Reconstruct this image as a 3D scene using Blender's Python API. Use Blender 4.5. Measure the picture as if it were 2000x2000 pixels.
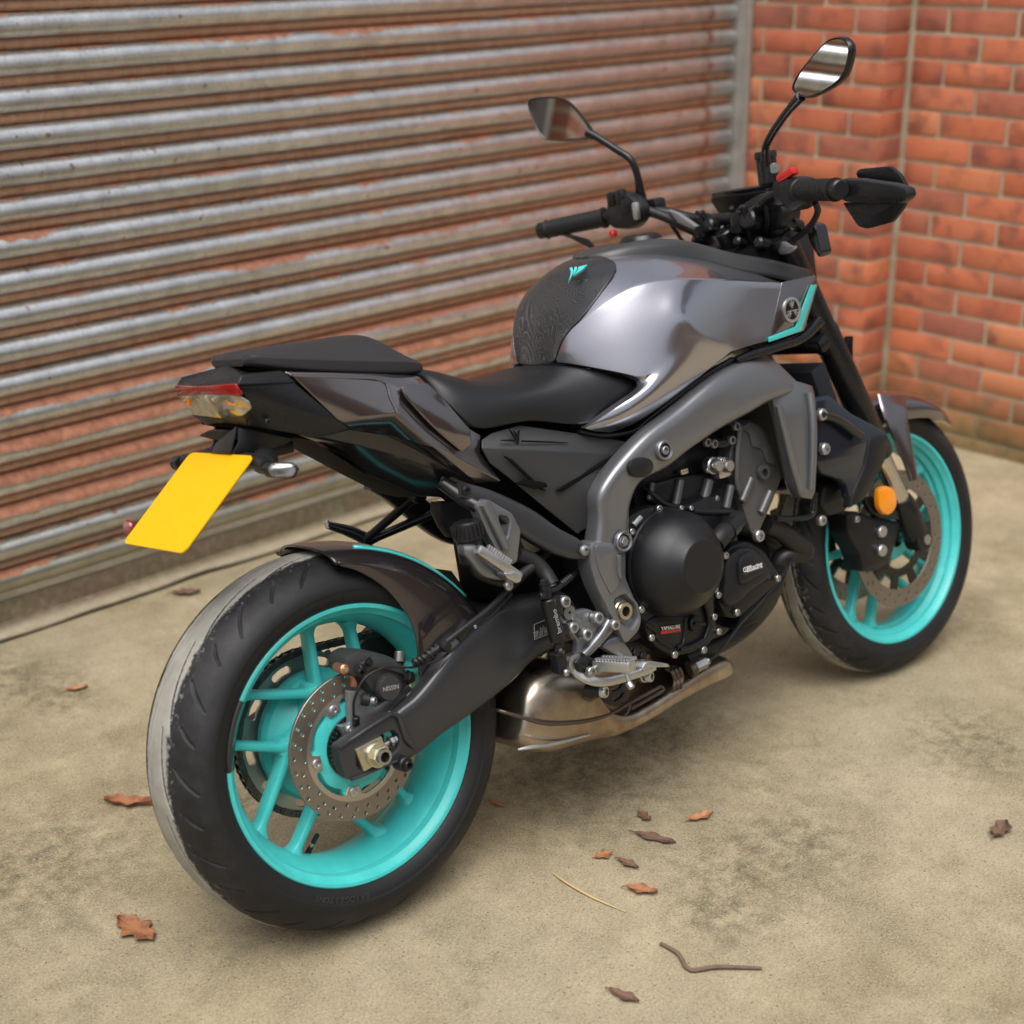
import bpy, bmesh, math, random
import numpy as np
from mathutils import Vector, Matrix, noise
from mathutils.geometry import tessellate_polygon
R_ = math.radians
random.seed(7)
for o in list(bpy.data.objects): bpy.data.objects.remove(o)
scn = bpy.context.scene
col = scn.collection

# ------------------------------------------------------------------ camera
FPX = 3014.39            # focal length in pixels of the 2000 px photograph
CAM = np.array([-1.1929, -1.8634, 1.5782])
YAW, PITCH, ROLL = 0.88453, 0.36949, -0.00692
LEAN = 0.22933           # bike leans left on its side stand
WALL = 0.07643           # shutter direction against the bike's axis
def _rot(ax, a):
    c, s = math.cos(a), math.sin(a)
    return np.array({'x': [[1,0,0],[0,c,-s],[0,s,c]], 'y': [[c,0,s],[0,1,0],[-s,0,c]], 'z': [[c,-s,0],[s,c,0],[0,0,1]]}[ax])
_R = _rot('z', YAW) @ _rot('y', PITCH)
FW = _R @ np.array([1,0,0]); _rt = _R @ np.array([0,-1,0]); _up = _R @ np.array([0,0,1])
_c, _s = math.cos(ROLL), math.sin(ROLL)
RT, UP = _c*_rt + _s*_up, -_s*_rt + _c*_up
cd = bpy.data.cameras.new('camera'); cam = bpy.data.objects.new('camera', cd); col.objects.link(cam)
M = Matrix.Identity(4)
for i in range(3):
    M[i][0] = RT[i]; M[i][1] = UP[i]; M[i][2] = -FW[i]; M[i][3] = CAM[i]
cam.matrix_world = M
cd.sensor_width = 36; cd.lens = 36*FPX/2000; cd.clip_start = .05; cd.clip_end = 500
cd.dof.use_dof = True; cd.dof.focus_distance = 2.66; cd.dof.aperture_fstop = 2.5
scn.camera = cam
scn.render.resolution_x = scn.render.resolution_y = 1024

# ------------------------------------------------------------------ world, sun, exposure
SUN_EL, SUN_AZ = R_(68), R_(222)      # azimuth: direction the light comes from, from +X towards +Y
w = bpy.data.worlds.new('World'); scn.world = w; w.use_nodes = True
nt = w.node_tree; bg = nt.nodes['Background']
sky = nt.nodes.new('ShaderNodeTexSky'); sky.sky_type = 'NISHITA'; sky.sun_disc = False
sky.sun_elevation = SUN_EL; sky.sun_rotation = math.pi/2 - SUN_AZ
sky.air_density = 1.5; sky.dust_density = 6; sky.ozone_density = 1
hs = nt.nodes.new('ShaderNodeHueSaturation'); hs.inputs['Saturation'].default_value = .42
nt.links.new(sky.outputs[0], hs.inputs['Color']); nt.links.new(hs.outputs[0], bg.inputs[0])
bg.inputs[1].default_value = .07
sd = bpy.data.lights.new('sun', 'SUN'); sun = bpy.data.objects.new('sun', sd); col.objects.link(sun)
sd.energy = 1.5; sd.angle = R_(55); sd.color = (1, .975, .94)
sdir = Vector((math.cos(SUN_EL)*math.cos(SUN_AZ), math.cos(SUN_EL)*math.sin(SUN_AZ), math.sin(SUN_EL)))
sun.rotation_euler = sdir.to_track_quat('Z', 'Y').to_euler(); sun.location = sdir*20
scn.view_settings.view_transform = 'Standard'; scn.view_settings.look = 'None'
scn.view_settings.exposure = .95; scn.view_settings.gamma = 1

# ------------------------------------------------------------------ pixels to places
_Li = _rot('x', -LEAN).T
LC = _Li @ CAM
def _ray(px, py): return FW + RT*(px-1000)/FPX - UP*(py-1000)/FPX
def L(px, py, y):
    """photo pixel -> point of the bike's own frame on the plane at lateral distance y"""
    d = _Li @ _ray(px, py); t = (y-LC[1])/d[1]; return Vector(LC + t*d)
def LX(px, py, x):
    d = _Li @ _ray(px, py); t = (x-LC[0])/d[0]; return Vector(LC + t*d)
def GR(px, py, z=0.):
    d = _ray(px, py); t = (z-CAM[2])/d[2]; return Vector(CAM + t*d)
WIN = dict(A=(250,1000,.43988), B=(400,1150,.310559), C=(850,950,.310559), D=(1100,750,.284679), E=(1450,650,.362319),
           F=(950,400,.388199), H=(200,600,.414079), I=(950,30,.465839), J=(700,640,.217391), K=(150,850,.258799), M=(1300,0,.362319), P=(0,0,1.0))
def px(win, x, y):
    a, b, s = WIN[win]; return a+x*s, b+y*s
def T(win, pts, y=None):
    """points traced in a window of the photograph; each (x, y) or (x, y, lateral)"""
    out = []
    for p in pts:
        yl = p[2] if len(p) > 2 else y
        out.append(L(*px(win, p[0], p[1]), yl))
    return out
WU = Vector((math.cos(WALL), math.sin(WALL), 0)); WN = Vector((math.sin(WALL), -math.cos(WALL), 0))
def W(u, n, z): return WU*u + WN*n + Vector((0,0,z))

# ------------------------------------------------------------------ materials
MATS = {}
def mat(name, color=(.5,.5,.5), rough=.5, metal=0., coat=0., coat_rough=.1, spec=.5, var=0., vscale=30., bump=0., bscale=200., emit=None, alpha=None, trans=0., rvar=0., dust=0.):
    m = bpy.data.materials.new(name); m.use_nodes = True; n = m.node_tree; b = n.nodes['Principled BSDF']
    b.inputs['Base Color'].default_value = (*color, 1); b.inputs['Roughness'].default_value = rough
    b.inputs['Metallic'].default_value = metal; b.inputs['Coat Weight'].default_value = coat; b.inputs['Coat Roughness'].default_value = coat_rough
    b.inputs['Specular IOR Level'].default_value = spec; b.inputs['Transmission Weight'].default_value = trans
    tc = n.nodes.new('ShaderNodeTexCoord')
    if var or rvar or dust:
        nz = n.nodes.new('ShaderNodeTexNoise'); nz.inputs['Scale'].default_value = vscale; nz.inputs['Detail'].default_value = 6; nz.inputs['Roughness'].default_value = .65
        n.links.new(tc.outputs['Object'], nz.inputs['Vector'])
        if var:
            mx = n.nodes.new('ShaderNodeMix'); mx.data_type = 'RGBA'
            mx.inputs[6].default_value = (*[c*(1-var) for c in color], 1); mx.inputs[7].default_value = (*[min(1, c*(1+var)) for c in color], 1)
            rp = n.nodes.new('ShaderNodeMapRange'); rp.inputs[1].default_value = .3; rp.inputs[2].default_value = .7
            n.links.new(nz.outputs[0], rp.inputs[0]); n.links.new(rp.outputs[0], mx.inputs[0]); n.links.new(mx.outputs[2], b.inputs['Base Color'])
        if rvar:
            rp = n.nodes.new('ShaderNodeMapRange'); rp.inputs[1].default_value = .3; rp.inputs[2].default_value = .7
            rp.inputs[3].default_value = max(0.02, rough-rvar); rp.inputs[4].default_value = min(1, rough+rvar)
            n.links.new(nz.outputs[0], rp.inputs[0]); n.links.new(rp.outputs[0], b.inputs['Roughness'])
    if bump:
        nb = n.nodes.new('ShaderNodeTexNoise'); nb.inputs['Scale'].default_value = bscale; nb.inputs['Detail'].default_value = 4
        n.links.new(tc.outputs['Object'], nb.inputs['Vector'])
        bp = n.nodes.new('ShaderNodeBump'); bp.inputs['Strength'].default_value = bump; bp.inputs['Distance'].default_value = .002
        n.links.new(nb.outputs[0], bp.inputs['Height']); n.links.new(bp.outputs[0], b.inputs['Normal'])
    MATS[name] = m
    return m
class NT:
    """small helper for hand-made node materials"""
    def __init__(s, name):
        s.m = bpy.data.materials.new(name); s.m.use_nodes = True; s.t = s.m.node_tree; s.b = s.t.nodes['Principled BSDF']; MATS[name] = s.m
    def n(s, typ, **kw):
        nd = s.t.nodes.new('ShaderNode'+typ)
        for k, v in kw.items():
            if k.startswith('i'):
                k2 = k[1:]; sock = nd.inputs[int(k2)] if k2.isdigit() else nd.inputs[k2]
                if isinstance(v, bpy.types.NodeSocket): s.t.links.new(v, sock)
                else: sock.default_value = v
            else: setattr(nd, k, v)
        return nd
    def lk(s, a, b): s.t.links.new(a, b)
    def math(s, op, a, b=0., c=0., clamp=False): return s.n('Math', operation=op, i0=a, i1=b, i2=c, use_clamp=clamp).outputs[0]
    def noise(s, vec, scale, detail=5, rough=.6, dim='3D', dist=0.): return s.n('TexNoise', iVector=vec, iScale=scale, iDetail=detail, iRoughness=rough, iDistortion=dist).outputs[0]
    def ramp(s, fac, a, b, lo=0., hi=1.): return s.n('MapRange', i0=fac, i1=a, i2=b, i3=lo, i4=hi).outputs[0]
    def mix(s, fac, a, b):
        nd = s.t.nodes.new('ShaderNodeMix'); nd.data_type = 'RGBA'
        for sock, v in ((nd.inputs[0], fac), (nd.inputs[6], a), (nd.inputs[7], b)):
            if isinstance(v, bpy.types.NodeSocket): s.t.links.new(v, sock)
            else: sock.default_value = (*v, 1) if isinstance(v, tuple) else v
        return nd.outputs[2]
    def bump(s, h, strength, dist): 
        b = s.n('Bump', iHeight=h, iStrength=strength, iDistance=dist); s.lk(b.outputs[0], s.b.inputs['Normal']); return b
    def col(s, c): s.lk(c, s.b.inputs['Base Color'])

TEAL = (.058, .50, .49)
mat('teal', TEAL, .36, var=.10, vscale=26, spec=.45, rvar=.08)
mat('teal_gloss', TEAL, .2, coat=.6)
mat('black_plastic', (.009,.009,.0105), .38, bump=.12, bscale=900, rvar=.06, spec=.4)
mat('black_gloss', (.01,.01,.011), .16, coat=.5)
mat('black_satin', (.009,.009,.0105), .28, rvar=.06, spec=.4)
mat('black_void', (.004,.004,.004), .7, spec=.1)
mat('exhaust_dark', (.035,.033,.033), .42, metal=.6)
mat('rubber', (.012,.012,.013), .5, bump=.1, bscale=300, spec=.35)
mat('caliper_grey', (.03,.03,.032), .42, bump=.1, bscale=700, rvar=.06)
mat('frame_grey', (.20,.206,.222), .30, metal=.7, coat=.1, coat_rough=.25, bump=.05, bscale=1500)
mat('swingarm_grey', (.055,.056,.061), .31, metal=.55)
mat('engine_grey', (.12,.12,.124), .42, metal=.6, var=.1, vscale=40)
mat('engine_black', (.010,.010,.012), .36, spec=.4, metal=.15, rvar=.06, vscale=25, bump=.08, bscale=600)
mat('cover_black', (.009,.0095,.0115), .36, spec=.4, bump=.18, bscale=1400, rvar=.05)
mat('pad_vinyl', (.022,.021,.024), .42, bump=.28, bscale=1300, spec=.4)
mat('seat_vinyl', (.008,.0085,.010), .36, spec=.42, bump=.28, bscale=1100)
mat('steel', (.48,.48,.475), .34, metal=1, rvar=.1)
mat('zinc', (.62,.58,.44), .35, metal=1)
mat('alu', (.56,.56,.565), .40, metal=1, rvar=.1, bump=.05)
mat('alu_dark', (.3,.3,.31), .45, metal=.8)
mat('copper', (.62,.28,.18), .4, metal=.9)
mat('chain_metal', (.12,.115,.108), .36, metal=.8, rvar=.15)
mat('sprocket_metal', (.42,.44,.43), .4, metal=.9, rvar=.1)
mat('fork_steel', (.6,.58,.56), .2, metal=1)
mat('orange_lens', (.85,.28,.01), .2, coat=.5)
mat('red_plastic', (.5,.02,.015), .3)
mat('red_lens', (.22,.006,.006), .12, coat=.7)
mat('plate_yellow', (.78,.415,.003), .5, spec=.2)
mat('white_print', (.75,.75,.75), .5)
mat('grey_print', (.3,.3,.3), .5)
mat('mirror_glass', (.75,.76,.78), .02, metal=1)
mat('radiator_fin', (.02,.022,.028), .45, metal=.5)

# ------------------------------------------------------------------ mesh helpers
class MB:
    def __init__(s): s.v, s.f = [], []
    def add(s, vs, fs):
        o = len(s.v); s.v += [tuple(v) for v in vs]; s.f += [tuple(i+o for i in f) for f in fs]; return s
    def mirror(s):
        m = MB(); m.v = [(v[0], -v[1], v[2]) for v in s.v]; m.f = [tuple(reversed(f)) for f in s.f]; return m
    def both(s): m = s.mirror(); return MB().add(s.v, s.f).add(m.v, m.f)
    def xf(s, M): s.v = [tuple(M @ Vector(v)) for v in s.v]; return s
    def build(s, name, material, parent=None, angle=32, sub=0, fix=False):
        me = bpy.data.meshes.new(name); me.from_pydata(s.v, [], s.f)
        if fix:
            bm = bmesh.new(); bm.from_mesh(me); bmesh.ops.remove_doubles(bm, verts=bm.verts, dist=1e-5); bmesh.ops.recalc_face_normals(bm, faces=bm.faces); bm.to_mesh(me); bm.free()
        me.polygons.foreach_set('use_smooth', [True]*len(me.polygons))
        me.set_sharp_from_angle(angle=R_(angle)); me.update()
        return link(name, me, material, parent, sub)
def link(name, me, material, parent=None, sub=0):
    o = bpy.data.objects.new(name, me); col.objects.link(o)
    if material and not me.materials: me.materials.append(MATS[material] if isinstance(material, str) else material)
    if parent: o.parent = parent
    if sub:
        md = o.modifiers.new('subdivision', 'SUBSURF'); md.levels = md.render_levels = sub
    return o
def empty(name, loc=(0,0,0), rot=(0,0,0), parent=None):
    o = bpy.data.objects.new(name, None); col.objects.link(o); o.location = loc; o.rotation_euler = rot; o.empty_display_size = .1
    if parent: o.parent = parent
    return o
def tag(o, label, cat, group=None):
    o['label'] = label; o['category'] = cat
    if group: o['group'] = group
    return o
def struct(o): o['kind'] = 'structure'; return o

def catmull(pts, n=6, closed=False):
    """smooth a polyline of Vectors"""
    P = [Vector(p) for p in pts]; N = len(P); out = []
    rng = range(N if closed else N-1)
    for i in rng:
        p0 = P[(i-1) % N] if closed or i > 0 else P[0]*2-P[1]
        p1, p2 = P[i], P[(i+1) % N]
        p3 = P[(i+2) % N] if closed or i+2 < N else P[-1]*2-P[-2]
        for k in range(n):
            t = k/n
            out.append(.5*((2*p1)+(-p0+p2)*t+(2*p0-5*p1+4*p2-p3)*t*t+(-p0+3*p1-3*p2+p3)*t**3))
    if not closed: out.append(P[-1])
    return out
def lathe(prof, segs=64, center=(0,0,0), axis='y', closed=False):
    """prof: (radius, along) pairs, spun about an axis through center"""
    mb = MB(); n = len(prof); vs = []
    for i in range(segs):
        a = 2*math.pi*i/segs; c, s = math.cos(a), math.sin(a)
        for r, h in prof:
            v = {'y': (r*c, h, r*s), 'x': (h, r*c, r*s), 'z': (r*c, r*s, h)}[axis]
            vs.append((v[0]+center[0], v[1]+center[1], v[2]+center[2]))
    fs = []
    for i in range(segs):
        j = (i+1) % segs
        for k in range(n if closed else n-1):
            l = (k+1) % n
            fs.append((i*n+k, j*n+k, j*n+l, i*n+l))
    return mb.add(vs, fs)
def frame_of(d):
    d = Vector(d).normalized(); a = Vector((0,0,1)) if abs(d.z) < .9 else Vector((1,0,0))
    u = d.cross(a).normalized(); return u, d.cross(u).normalized(), d
def tube(pts, r, segs=12, smooth=0, caps=True, flat=None):
    """swept tube; r a number or one per point; flat=(a,b) scales the section"""
    P = [Vector(p) for p in pts]
    if not hasattr(r, '__len__'): r = [r]*len(P)
    if smooth:
        Q = catmull(P, smooth); rr = []
        for i in range(len(P)-1): rr += [r[i]+(r[i+1]-r[i])*k/smooth for k in range(smooth)]
        r = rr+[r[-1]]; P = Q
    mb = MB(); vs = []; fs = []
    u = None
    for i, p in enumerate(P):
        d = (P[min(i+1, len(P)-1)]-P[max(i-1, 0)]).normalized()
        if u is None: u, v, _ = frame_of(d)
        else:
            u = (u-d*u.dot(d)).normalized(); v = d.cross(u)
        for k in range(segs):
            a = 2*math.pi*k/segs; vs.append(p+(u*math.cos(a)+v*math.sin(a))*r[i])
    for i in range(len(P)-1):
        for k in range(segs):
            l = (k+1) % segs; fs.append((i*segs+k, i*segs+l, (i+1)*segs+l, (i+1)*segs+k))
    if caps:
        fs.append(tuple(reversed(range(segs)))); fs.append(tuple(range((len(P)-1)*segs, len(P)*segs)))
    return mb.add(vs, fs)
def cyl(p, q, r, segs=20, bev=.0, r2=None):
    """capped cylinder from p to q with rounded rims"""
    p, q = Vector(p), Vector(q); d = (q-p); h = d.length; u, v, d = frame_of(d); r2 = r if r2 is None else r2
    b = min(bev, h*.45, r*.45)
    prof = [(r-b, 0), (r, b), (r2, h-b), (r2-b, h)] if b else [(r, 0), (r2, h)]
    mb = MB(); vs = []; fs = []
    for rr, hh in prof:
        for k in range(segs):
            a = 2*math.pi*k/segs; vs.append(p+d*hh+(u*math.cos(a)+v*math.sin(a))*rr)
    n = len(prof)
    for i in range(n-1):
        for k in range(segs):
            l = (k+1) % segs; fs.append((i*segs+k, i*segs+l, (i+1)*segs+l, (i+1)*segs+k))
    fs.append(tuple(reversed(range(segs)))); fs.append(tuple(range((n-1)*segs, n*segs)))
    return mb.add(vs, fs)
def fillet(pts, r, n=4):
    """round the corners of a closed polyline (3D points, near-planar)"""
    out = []; N = len(pts)
    for i in range(N):
        a, b, c = Vector(pts[i-1]), Vector(pts[i]), Vector(pts[(i+1) % N])
        rr = r[i] if hasattr(r, '__len__') else r
        d1, d2 = (a-b), (c-b); k = min(rr, d1.length*.45, d2.length*.45)
        if k < 1e-5: out.append(b); continue
        p, q = b+d1.normalized()*k, b+d2.normalized()*k
        for t in range(n+1):
            t /= n; out.append(p*(1-t)**2+b*2*t*(1-t)+q*t*t)
    return out
def _inset(loop, d):
    """offset a closed loop inward by d in the x,z plane, keeping y"""
    N = len(loop); A = sum(loop[i].x*loop[(i+1) % N].z-loop[(i+1) % N].x*loop[i].z for i in range(N)); sg = 1 if A > 0 else -1
    out = []
    for i in range(N):
        a, b, c = loop[i-1], loop[i], loop[(i+1) % N]
        e1 = Vector((b.x-a.x, b.z-a.z)); e2 = Vector((c.x-b.x, c.z-b.z))
        if e1.length < 1e-9: e1 = e2
        if e2.length < 1e-9: e2 = e1
        e1.normalize(); e2.normalize()
        n1 = Vector((-e1.y, e1.x))*sg; n2 = Vector((-e2.y, e2.x))*sg; m = n1+n2
        if m.length < 1e-6: m = n1
        m.normalize(); k = d/max(.35, m.dot(n1))
        out.append(Vector((b.x+m.x*k, b.y, b.z+m.y*k)))
    return out
def plate(outer, t, bev=.002, holes=(), back=True, steps=2, crown=0.):
    """plate seen from the right side (-y): outer face follows the loop's own y, t thick towards +y"""
    outer = [Vector(p) for p in outer]; holes = [[Vector(p) for p in h] for h in holes]
    mb = MB(); loops = []
    for k, lp in enumerate([outer]+holes):
        sgn = 1 if k == 0 else -1; N = len(lp); rings = []
        bb = [p+Vector((0, t, 0)) for p in lp]; rings.append(bb)
        for s in range(steps+1):
            a = (math.pi/2)*s/steps
            ins = bev*(1-math.cos(a)); dep = bev*(1-math.sin(a))
            r_ = _inset(lp, ins*sgn) if ins else lp
            rings.append([p+Vector((0, dep, 0)) for p in r_])
        o = len(mb.v)
        for r_ in rings: mb.v += [tuple(p) for p in r_]
        for i in range(len(rings)-1):
            for j in range(N):
                l = (j+1) % N; mb.f.append((o+i*N+j, o+i*N+l, o+(i+1)*N+l, o+(i+1)*N+j))
        loops.append((o, N, len(rings)))
    def cap(which):
        polys, idx = [], []
        for o, N, nr in loops:
            base = o+(nr-1)*N if which else o
            polys.append([Vector((mb.v[base+j][0], mb.v[base+j][2], 0)) for j in range(N)]); idx += [base+j for j in range(N)]
        for tri in tessellate_polygon(polys): mb.f.append(tuple(idx[i] for i in tri))
    cap(True)
    if back: cap(False)
    return mb
def slab(win, pts, y, t, bev=.002, r=0., holes=(), smooth=0, n=4):
    P = T(win, pts, y)
    if r: P = fillet(P, r, n)
    if smooth: P = catmull(P, smooth, True)
    H = []
    for h in holes:
        hp = T(win, h, y) if not isinstance(h[0], Vector) else h
        H.append(fillet(hp, .006) if len(hp) < 9 else hp)
    return plate(P, t, bev, H)
def ring_hole(c, r, n=16): return [Vector((c[0]+r*math.cos(2*math.pi*k/n), c[1], c[2]+r*math.sin(2*math.pi*k/n))) for k in range(n)]
def loft(rings, caps=True, closed=True):
    mb = MB(); n = len(rings[0]); fs = []
    vs = [p for r in rings for p in r]
    for i in range(len(rings)-1):
        for k in range(n if closed else n-1):
            l = (k+1) % n; fs.append((i*n+k, i*n+l, (i+1)*n+l, (i+1)*n+k))
    if caps and closed:
        fs.append(tuple(reversed(range(n)))); fs.append(tuple(range((len(rings)-1)*n, len(rings)*n)))
    return mb.add(vs, fs)
def sring(A, B, yo, yi, n=20, p=3.5):
    """rounded-box ring spanning edge points A..B (their x,z) and lateral yo..yi"""
    A, B = Vector(A), Vector(B); c = (A+B)/2; h = (B-A)/2; yc, yh = (yo+yi)/2, (yo-yi)/2; out = []
    for k in range(n):
        a = 2*math.pi*k/n; ca, sa = math.cos(a), math.sin(a)
        u = math.copysign(abs(ca)**(2/p), ca); v = math.copysign(abs(sa)**(2/p), sa)
        out.append(Vector((c.x+h.x*u, yc+yh*v, c.z+h.z*u)))
    return out
def beam(win, stations, n=24, p=3.5, smooth=4, caps=True):
    """stations: (ax, ay, bx, by, y_outer, thickness): a limb whose two outline edges are traced"""
    S = []
    for ax, ay, bx, by, yo, t in stations:
        A = L(*px(win, ax, ay), yo+t*.3); B = L(*px(win, bx, by), yo+t*.3)
        S.append((A, B, yo, yo+t))
    if smooth:
        A = catmull([s[0] for s in S], smooth); B = catmull([s[1] for s in S], smooth)
        Y = catmull([Vector((s[2], s[3], 0)) for s in S], smooth)
        S = [(a, b, y.x, y.y) for a, b, y in zip(A, B, Y)]
    return loft([sring(a, b, yo, yi, n, p) for a, b, yo, yi in S], caps)
def onplane(win, u, v, A, B, C, lift=0.):
    """where the pixel's ray meets the plane of three bike points, lifted towards the camera"""
    n = (B-A).cross(C-A).normalized(); d = Vector(_Li @ _ray(*px(win, u, v))); o_ = Vector(LC)
    if n.dot(d) > 0: n = -n
    return o_+d*((A+n*lift-o_).dot(n)/d.dot(n))
def box(c, sx, sy, sz, bev=.002, rot=None):
    """bevelled box centred at c"""
    bm = bmesh.new(); bmesh.ops.create_cube(bm, size=1)
    bmesh.ops.scale(bm, vec=(sx, sy, sz), verts=bm.verts)
    if bev: bmesh.ops.bevel(bm, geom=list(bm.edges), offset=min(bev, .45*min(sx, sy, sz)), segments=2, profile=.5, affect='EDGES')
    bm.verts.index_update()
    Mx = Matrix.Translation(Vector(c)) @ (rot.to_4x4() if rot else Matrix.Identity(4))
    mb = MB().add([Mx @ v.co for v in bm.verts], [[v.index for v in f.verts] for f in bm.faces]); bm.free()
    return mb
def orient(d, up=(0,0,1)):
    """rotation whose z axis points along d"""
    return Vector(d).to_track_quat('Z', 'Y').to_matrix()
# ================================================================== ground
N_ = NT('concrete'); tc = N_.n('TexCoord').outputs['Object']
big = N_.noise(tc, 1.3, 4); mid = N_.noise(tc, 7, 6, .65); fine = N_.noise(tc, 230, 4, .8); grit = N_.noise(tc, 900, 2)
c = N_.mix(N_.ramp(mid, .36, .64), (.26,.212,.122), (.43,.36,.228)); c = N_.mix(N_.ramp(N_.noise(tc, 2.2, 5, .7, dist=.4), .48, .66, 0, .5), c, (.235,.205,.13))
c = N_.mix(N_.ramp(big, .42, .68, 0, .55), c, (.47,.40,.28))
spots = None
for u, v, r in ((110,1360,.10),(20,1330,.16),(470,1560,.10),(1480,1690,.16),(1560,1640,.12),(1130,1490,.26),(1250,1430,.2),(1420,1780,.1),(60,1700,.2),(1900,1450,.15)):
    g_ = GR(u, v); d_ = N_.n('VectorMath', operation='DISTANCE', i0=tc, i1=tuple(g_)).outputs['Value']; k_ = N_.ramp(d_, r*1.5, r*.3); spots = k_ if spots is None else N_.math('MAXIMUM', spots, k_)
dark_mottle = N_.math('MULTIPLY', spots, N_.ramp(N_.noise(tc, 30, 6, .75), .40, .66)); c = N_.mix(N_.math('MULTIPLY', dark_mottle, .95), c, (.105,.088,.05))  # dark brown mottling around the listed ground points, some below the exhaust
moss = N_.math('MULTIPLY', N_.ramp(N_.noise(tc, 3.1, 7, .7, dist=.6), .5, .68), N_.ramp(N_.noise(tc, 22, 5, .7), .38, .62))
c = N_.mix(N_.math('MULTIPLY', moss, .6), c, (.105,.098,.055))
c = N_.mix(N_.ramp(fine, .53, .68, 0, .8), c, (.10,.08,.05))
c = N_.mix(N_.ramp(N_.noise(tc, 95, 4, .75), .52, .68, 0, .45), c, (.17,.142,.088))
c = N_.mix(N_.ramp(fine, .46, .32, 0, .75), c, (.56,.50,.40))
vor = N_.n('TexVoronoi', iVector=tc, iScale=60., iRandomness=1.)
sp = N_.math('MULTIPLY', N_.ramp(vor.outputs['Distance'], .17, .1), N_.ramp(N_.n('TexWhiteNoise', iVector=vor.outputs['Position']).outputs[0], .68, .7))
c = N_.mix(N_.math('MULTIPLY', sp, .8), c, N_.mix(N_.n('TexWhiteNoise', iVector=vor.outputs['Color']).outputs[0], (.36,.16,.07), (.42,.36,.27)))
v2 = N_.n('TexVoronoi', iVector=tc, iScale=90., iRandomness=1.)
sp2 = N_.math('MULTIPLY', N_.ramp(v2.outputs['Distance'], .2, .12), N_.ramp(N_.n('TexWhiteNoise', iVector=v2.outputs['Position']).outputs[0], .74, .76))
c = N_.mix(N_.math('MULTIPLY', sp2, .7), c, (.07,.06,.045))
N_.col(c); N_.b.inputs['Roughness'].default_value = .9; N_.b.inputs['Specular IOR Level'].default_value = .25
h = N_.math('ADD', N_.math('MULTIPLY', fine, .6), N_.math('ADD', N_.math('MULTIPLY', grit, .35), N_.math('MULTIPLY', mid, 1.2)))
N_.bump(h, .8, .005)
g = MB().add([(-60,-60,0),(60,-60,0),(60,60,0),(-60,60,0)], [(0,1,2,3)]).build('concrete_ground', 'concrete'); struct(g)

# ================================================================== roller shutter
N_ = NT('shutter_slat'); tcn = N_.n('TexCoord'); ob = tcn.outputs['Object']; oi = N_.n('ObjectInfo'); rnd = oi.outputs['Random']
sep = N_.n('SeparateXYZ', iVector=ob); X_, Z_ = sep.outputs[0], sep.outputs[2]
hz = N_.n('SeparateXYZ', iVector=oi.outputs['Location']).outputs[2]
off = N_.n('CombineXYZ', i0=X_, i1=N_.math('MULTIPLY', rnd, 37.), i2=Z_).outputs[0]
stre = N_.n('CombineXYZ', i0=N_.math('MULTIPLY', X_, 1.), i1=N_.math('MULTIPLY', rnd, 91.), i2=N_.math('MULTIPLY', Z_, .25)).outputs[0]
bl = N_.noise(stre, 2.6, 4, .6); bl2 = N_.noise(stre, 14, 5, .6); grain = N_.noise(off, 130, 4, .7)
gal = N_.mix(N_.ramp(N_.noise(off, 20, 5), .3, .7), (.54,.553,.562), (.78,.795,.805))
gal = N_.mix(N_.ramp(grain, .5, .75, 0, .35), gal, (.14,.13,.115))
# dirt near the floor
gal = N_.mix(N_.ramp(hz, .34, .16, 0, .75), gal, N_.mix(N_.ramp(N_.noise(off, 9, 5), .3, .7), (.22,.20,.125), (.38,.34,.23)))
band = N_.math('MULTIPLY', N_.ramp(hz, .26, .34), N_.ramp(hz, .62, .50))          # the worst rusted rows
amt = N_.math('ADD', N_.math('MULTIPLY', band, .44), N_.math('ADD', N_.math('MULTIPLY', N_.ramp(bl, .5, .74), N_.ramp(rnd, .25, .9, .06, .42)), N_.math('SUBTRACT', N_.math('MULTIPLY', N_.ramp(bl2, .42, .78), .19), -.01)))
down = N_.math('DIVIDE', N_.math('SUBTRACT', -.0135, Z_), .052)                    # 0 at the top of the curved face, 1 at its foot
rag = N_.math('ADD', N_.math('MULTIPLY', N_.math('SUBTRACT', N_.noise(off, 26, 6, .7), .5), .22), N_.math('MULTIPLY', N_.math('SUBTRACT', grain, .5), .08))
edge = N_.math('SUBTRACT', N_.math('ADD', amt, rag), N_.math('ADD', down, .04))
face = N_.ramp(Z_, -.0128, -.0135)
rust = N_.math('MULTIPLY', N_.ramp(edge, -.01, .03), face); rim = N_.math('MULTIPLY', N_.ramp(edge, -.13, -.02), face)
rcol = N_.mix(N_.ramp(N_.noise(off, 55, 5), .3, .7), (.22,.085,.05), (.40,.18,.105))
c = N_.mix(N_.math('MULTIPLY', rim, .5), gal, (.30,.27,.17)); c = N_.mix(rust, c, rcol)
spot = N_.math('MULTIPLY', N_.ramp(N_.noise(off, 38, 3, .5), .68, .72), face); c = N_.mix(N_.math('MULTIPLY', spot, .8), c, (.33,.18,.09))
rod = N_.ramp(Z_, -.0135, -.0128)
rodc = N_.mix(N_.ramp(N_.noise(stre, 30, 6, .7), .3, .7), (.44,.225,.135), (.60,.37,.245))
rodc = N_.mix(N_.ramp(bl2, .5, .75, 0, .6), rodc, (.36,.30,.22))
rodc = N_.mix(N_.ramp(hz, .3, .12, 0, .8), rodc, (.29,.235,.175))
rodc = N_.mix(N_.ramp(grain, .55, .7, 0, .5), rodc, (.12,.055,.035))
c = N_.mix(rod, c, rodc)
strk = N_.math('MULTIPLY', N_.ramp(N_.math('ABSOLUTE', N_.math('SUBTRACT', X_, 2.585)), .02, .006), N_.ramp(N_.noise(off, 70, 4), .36, .55))
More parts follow.
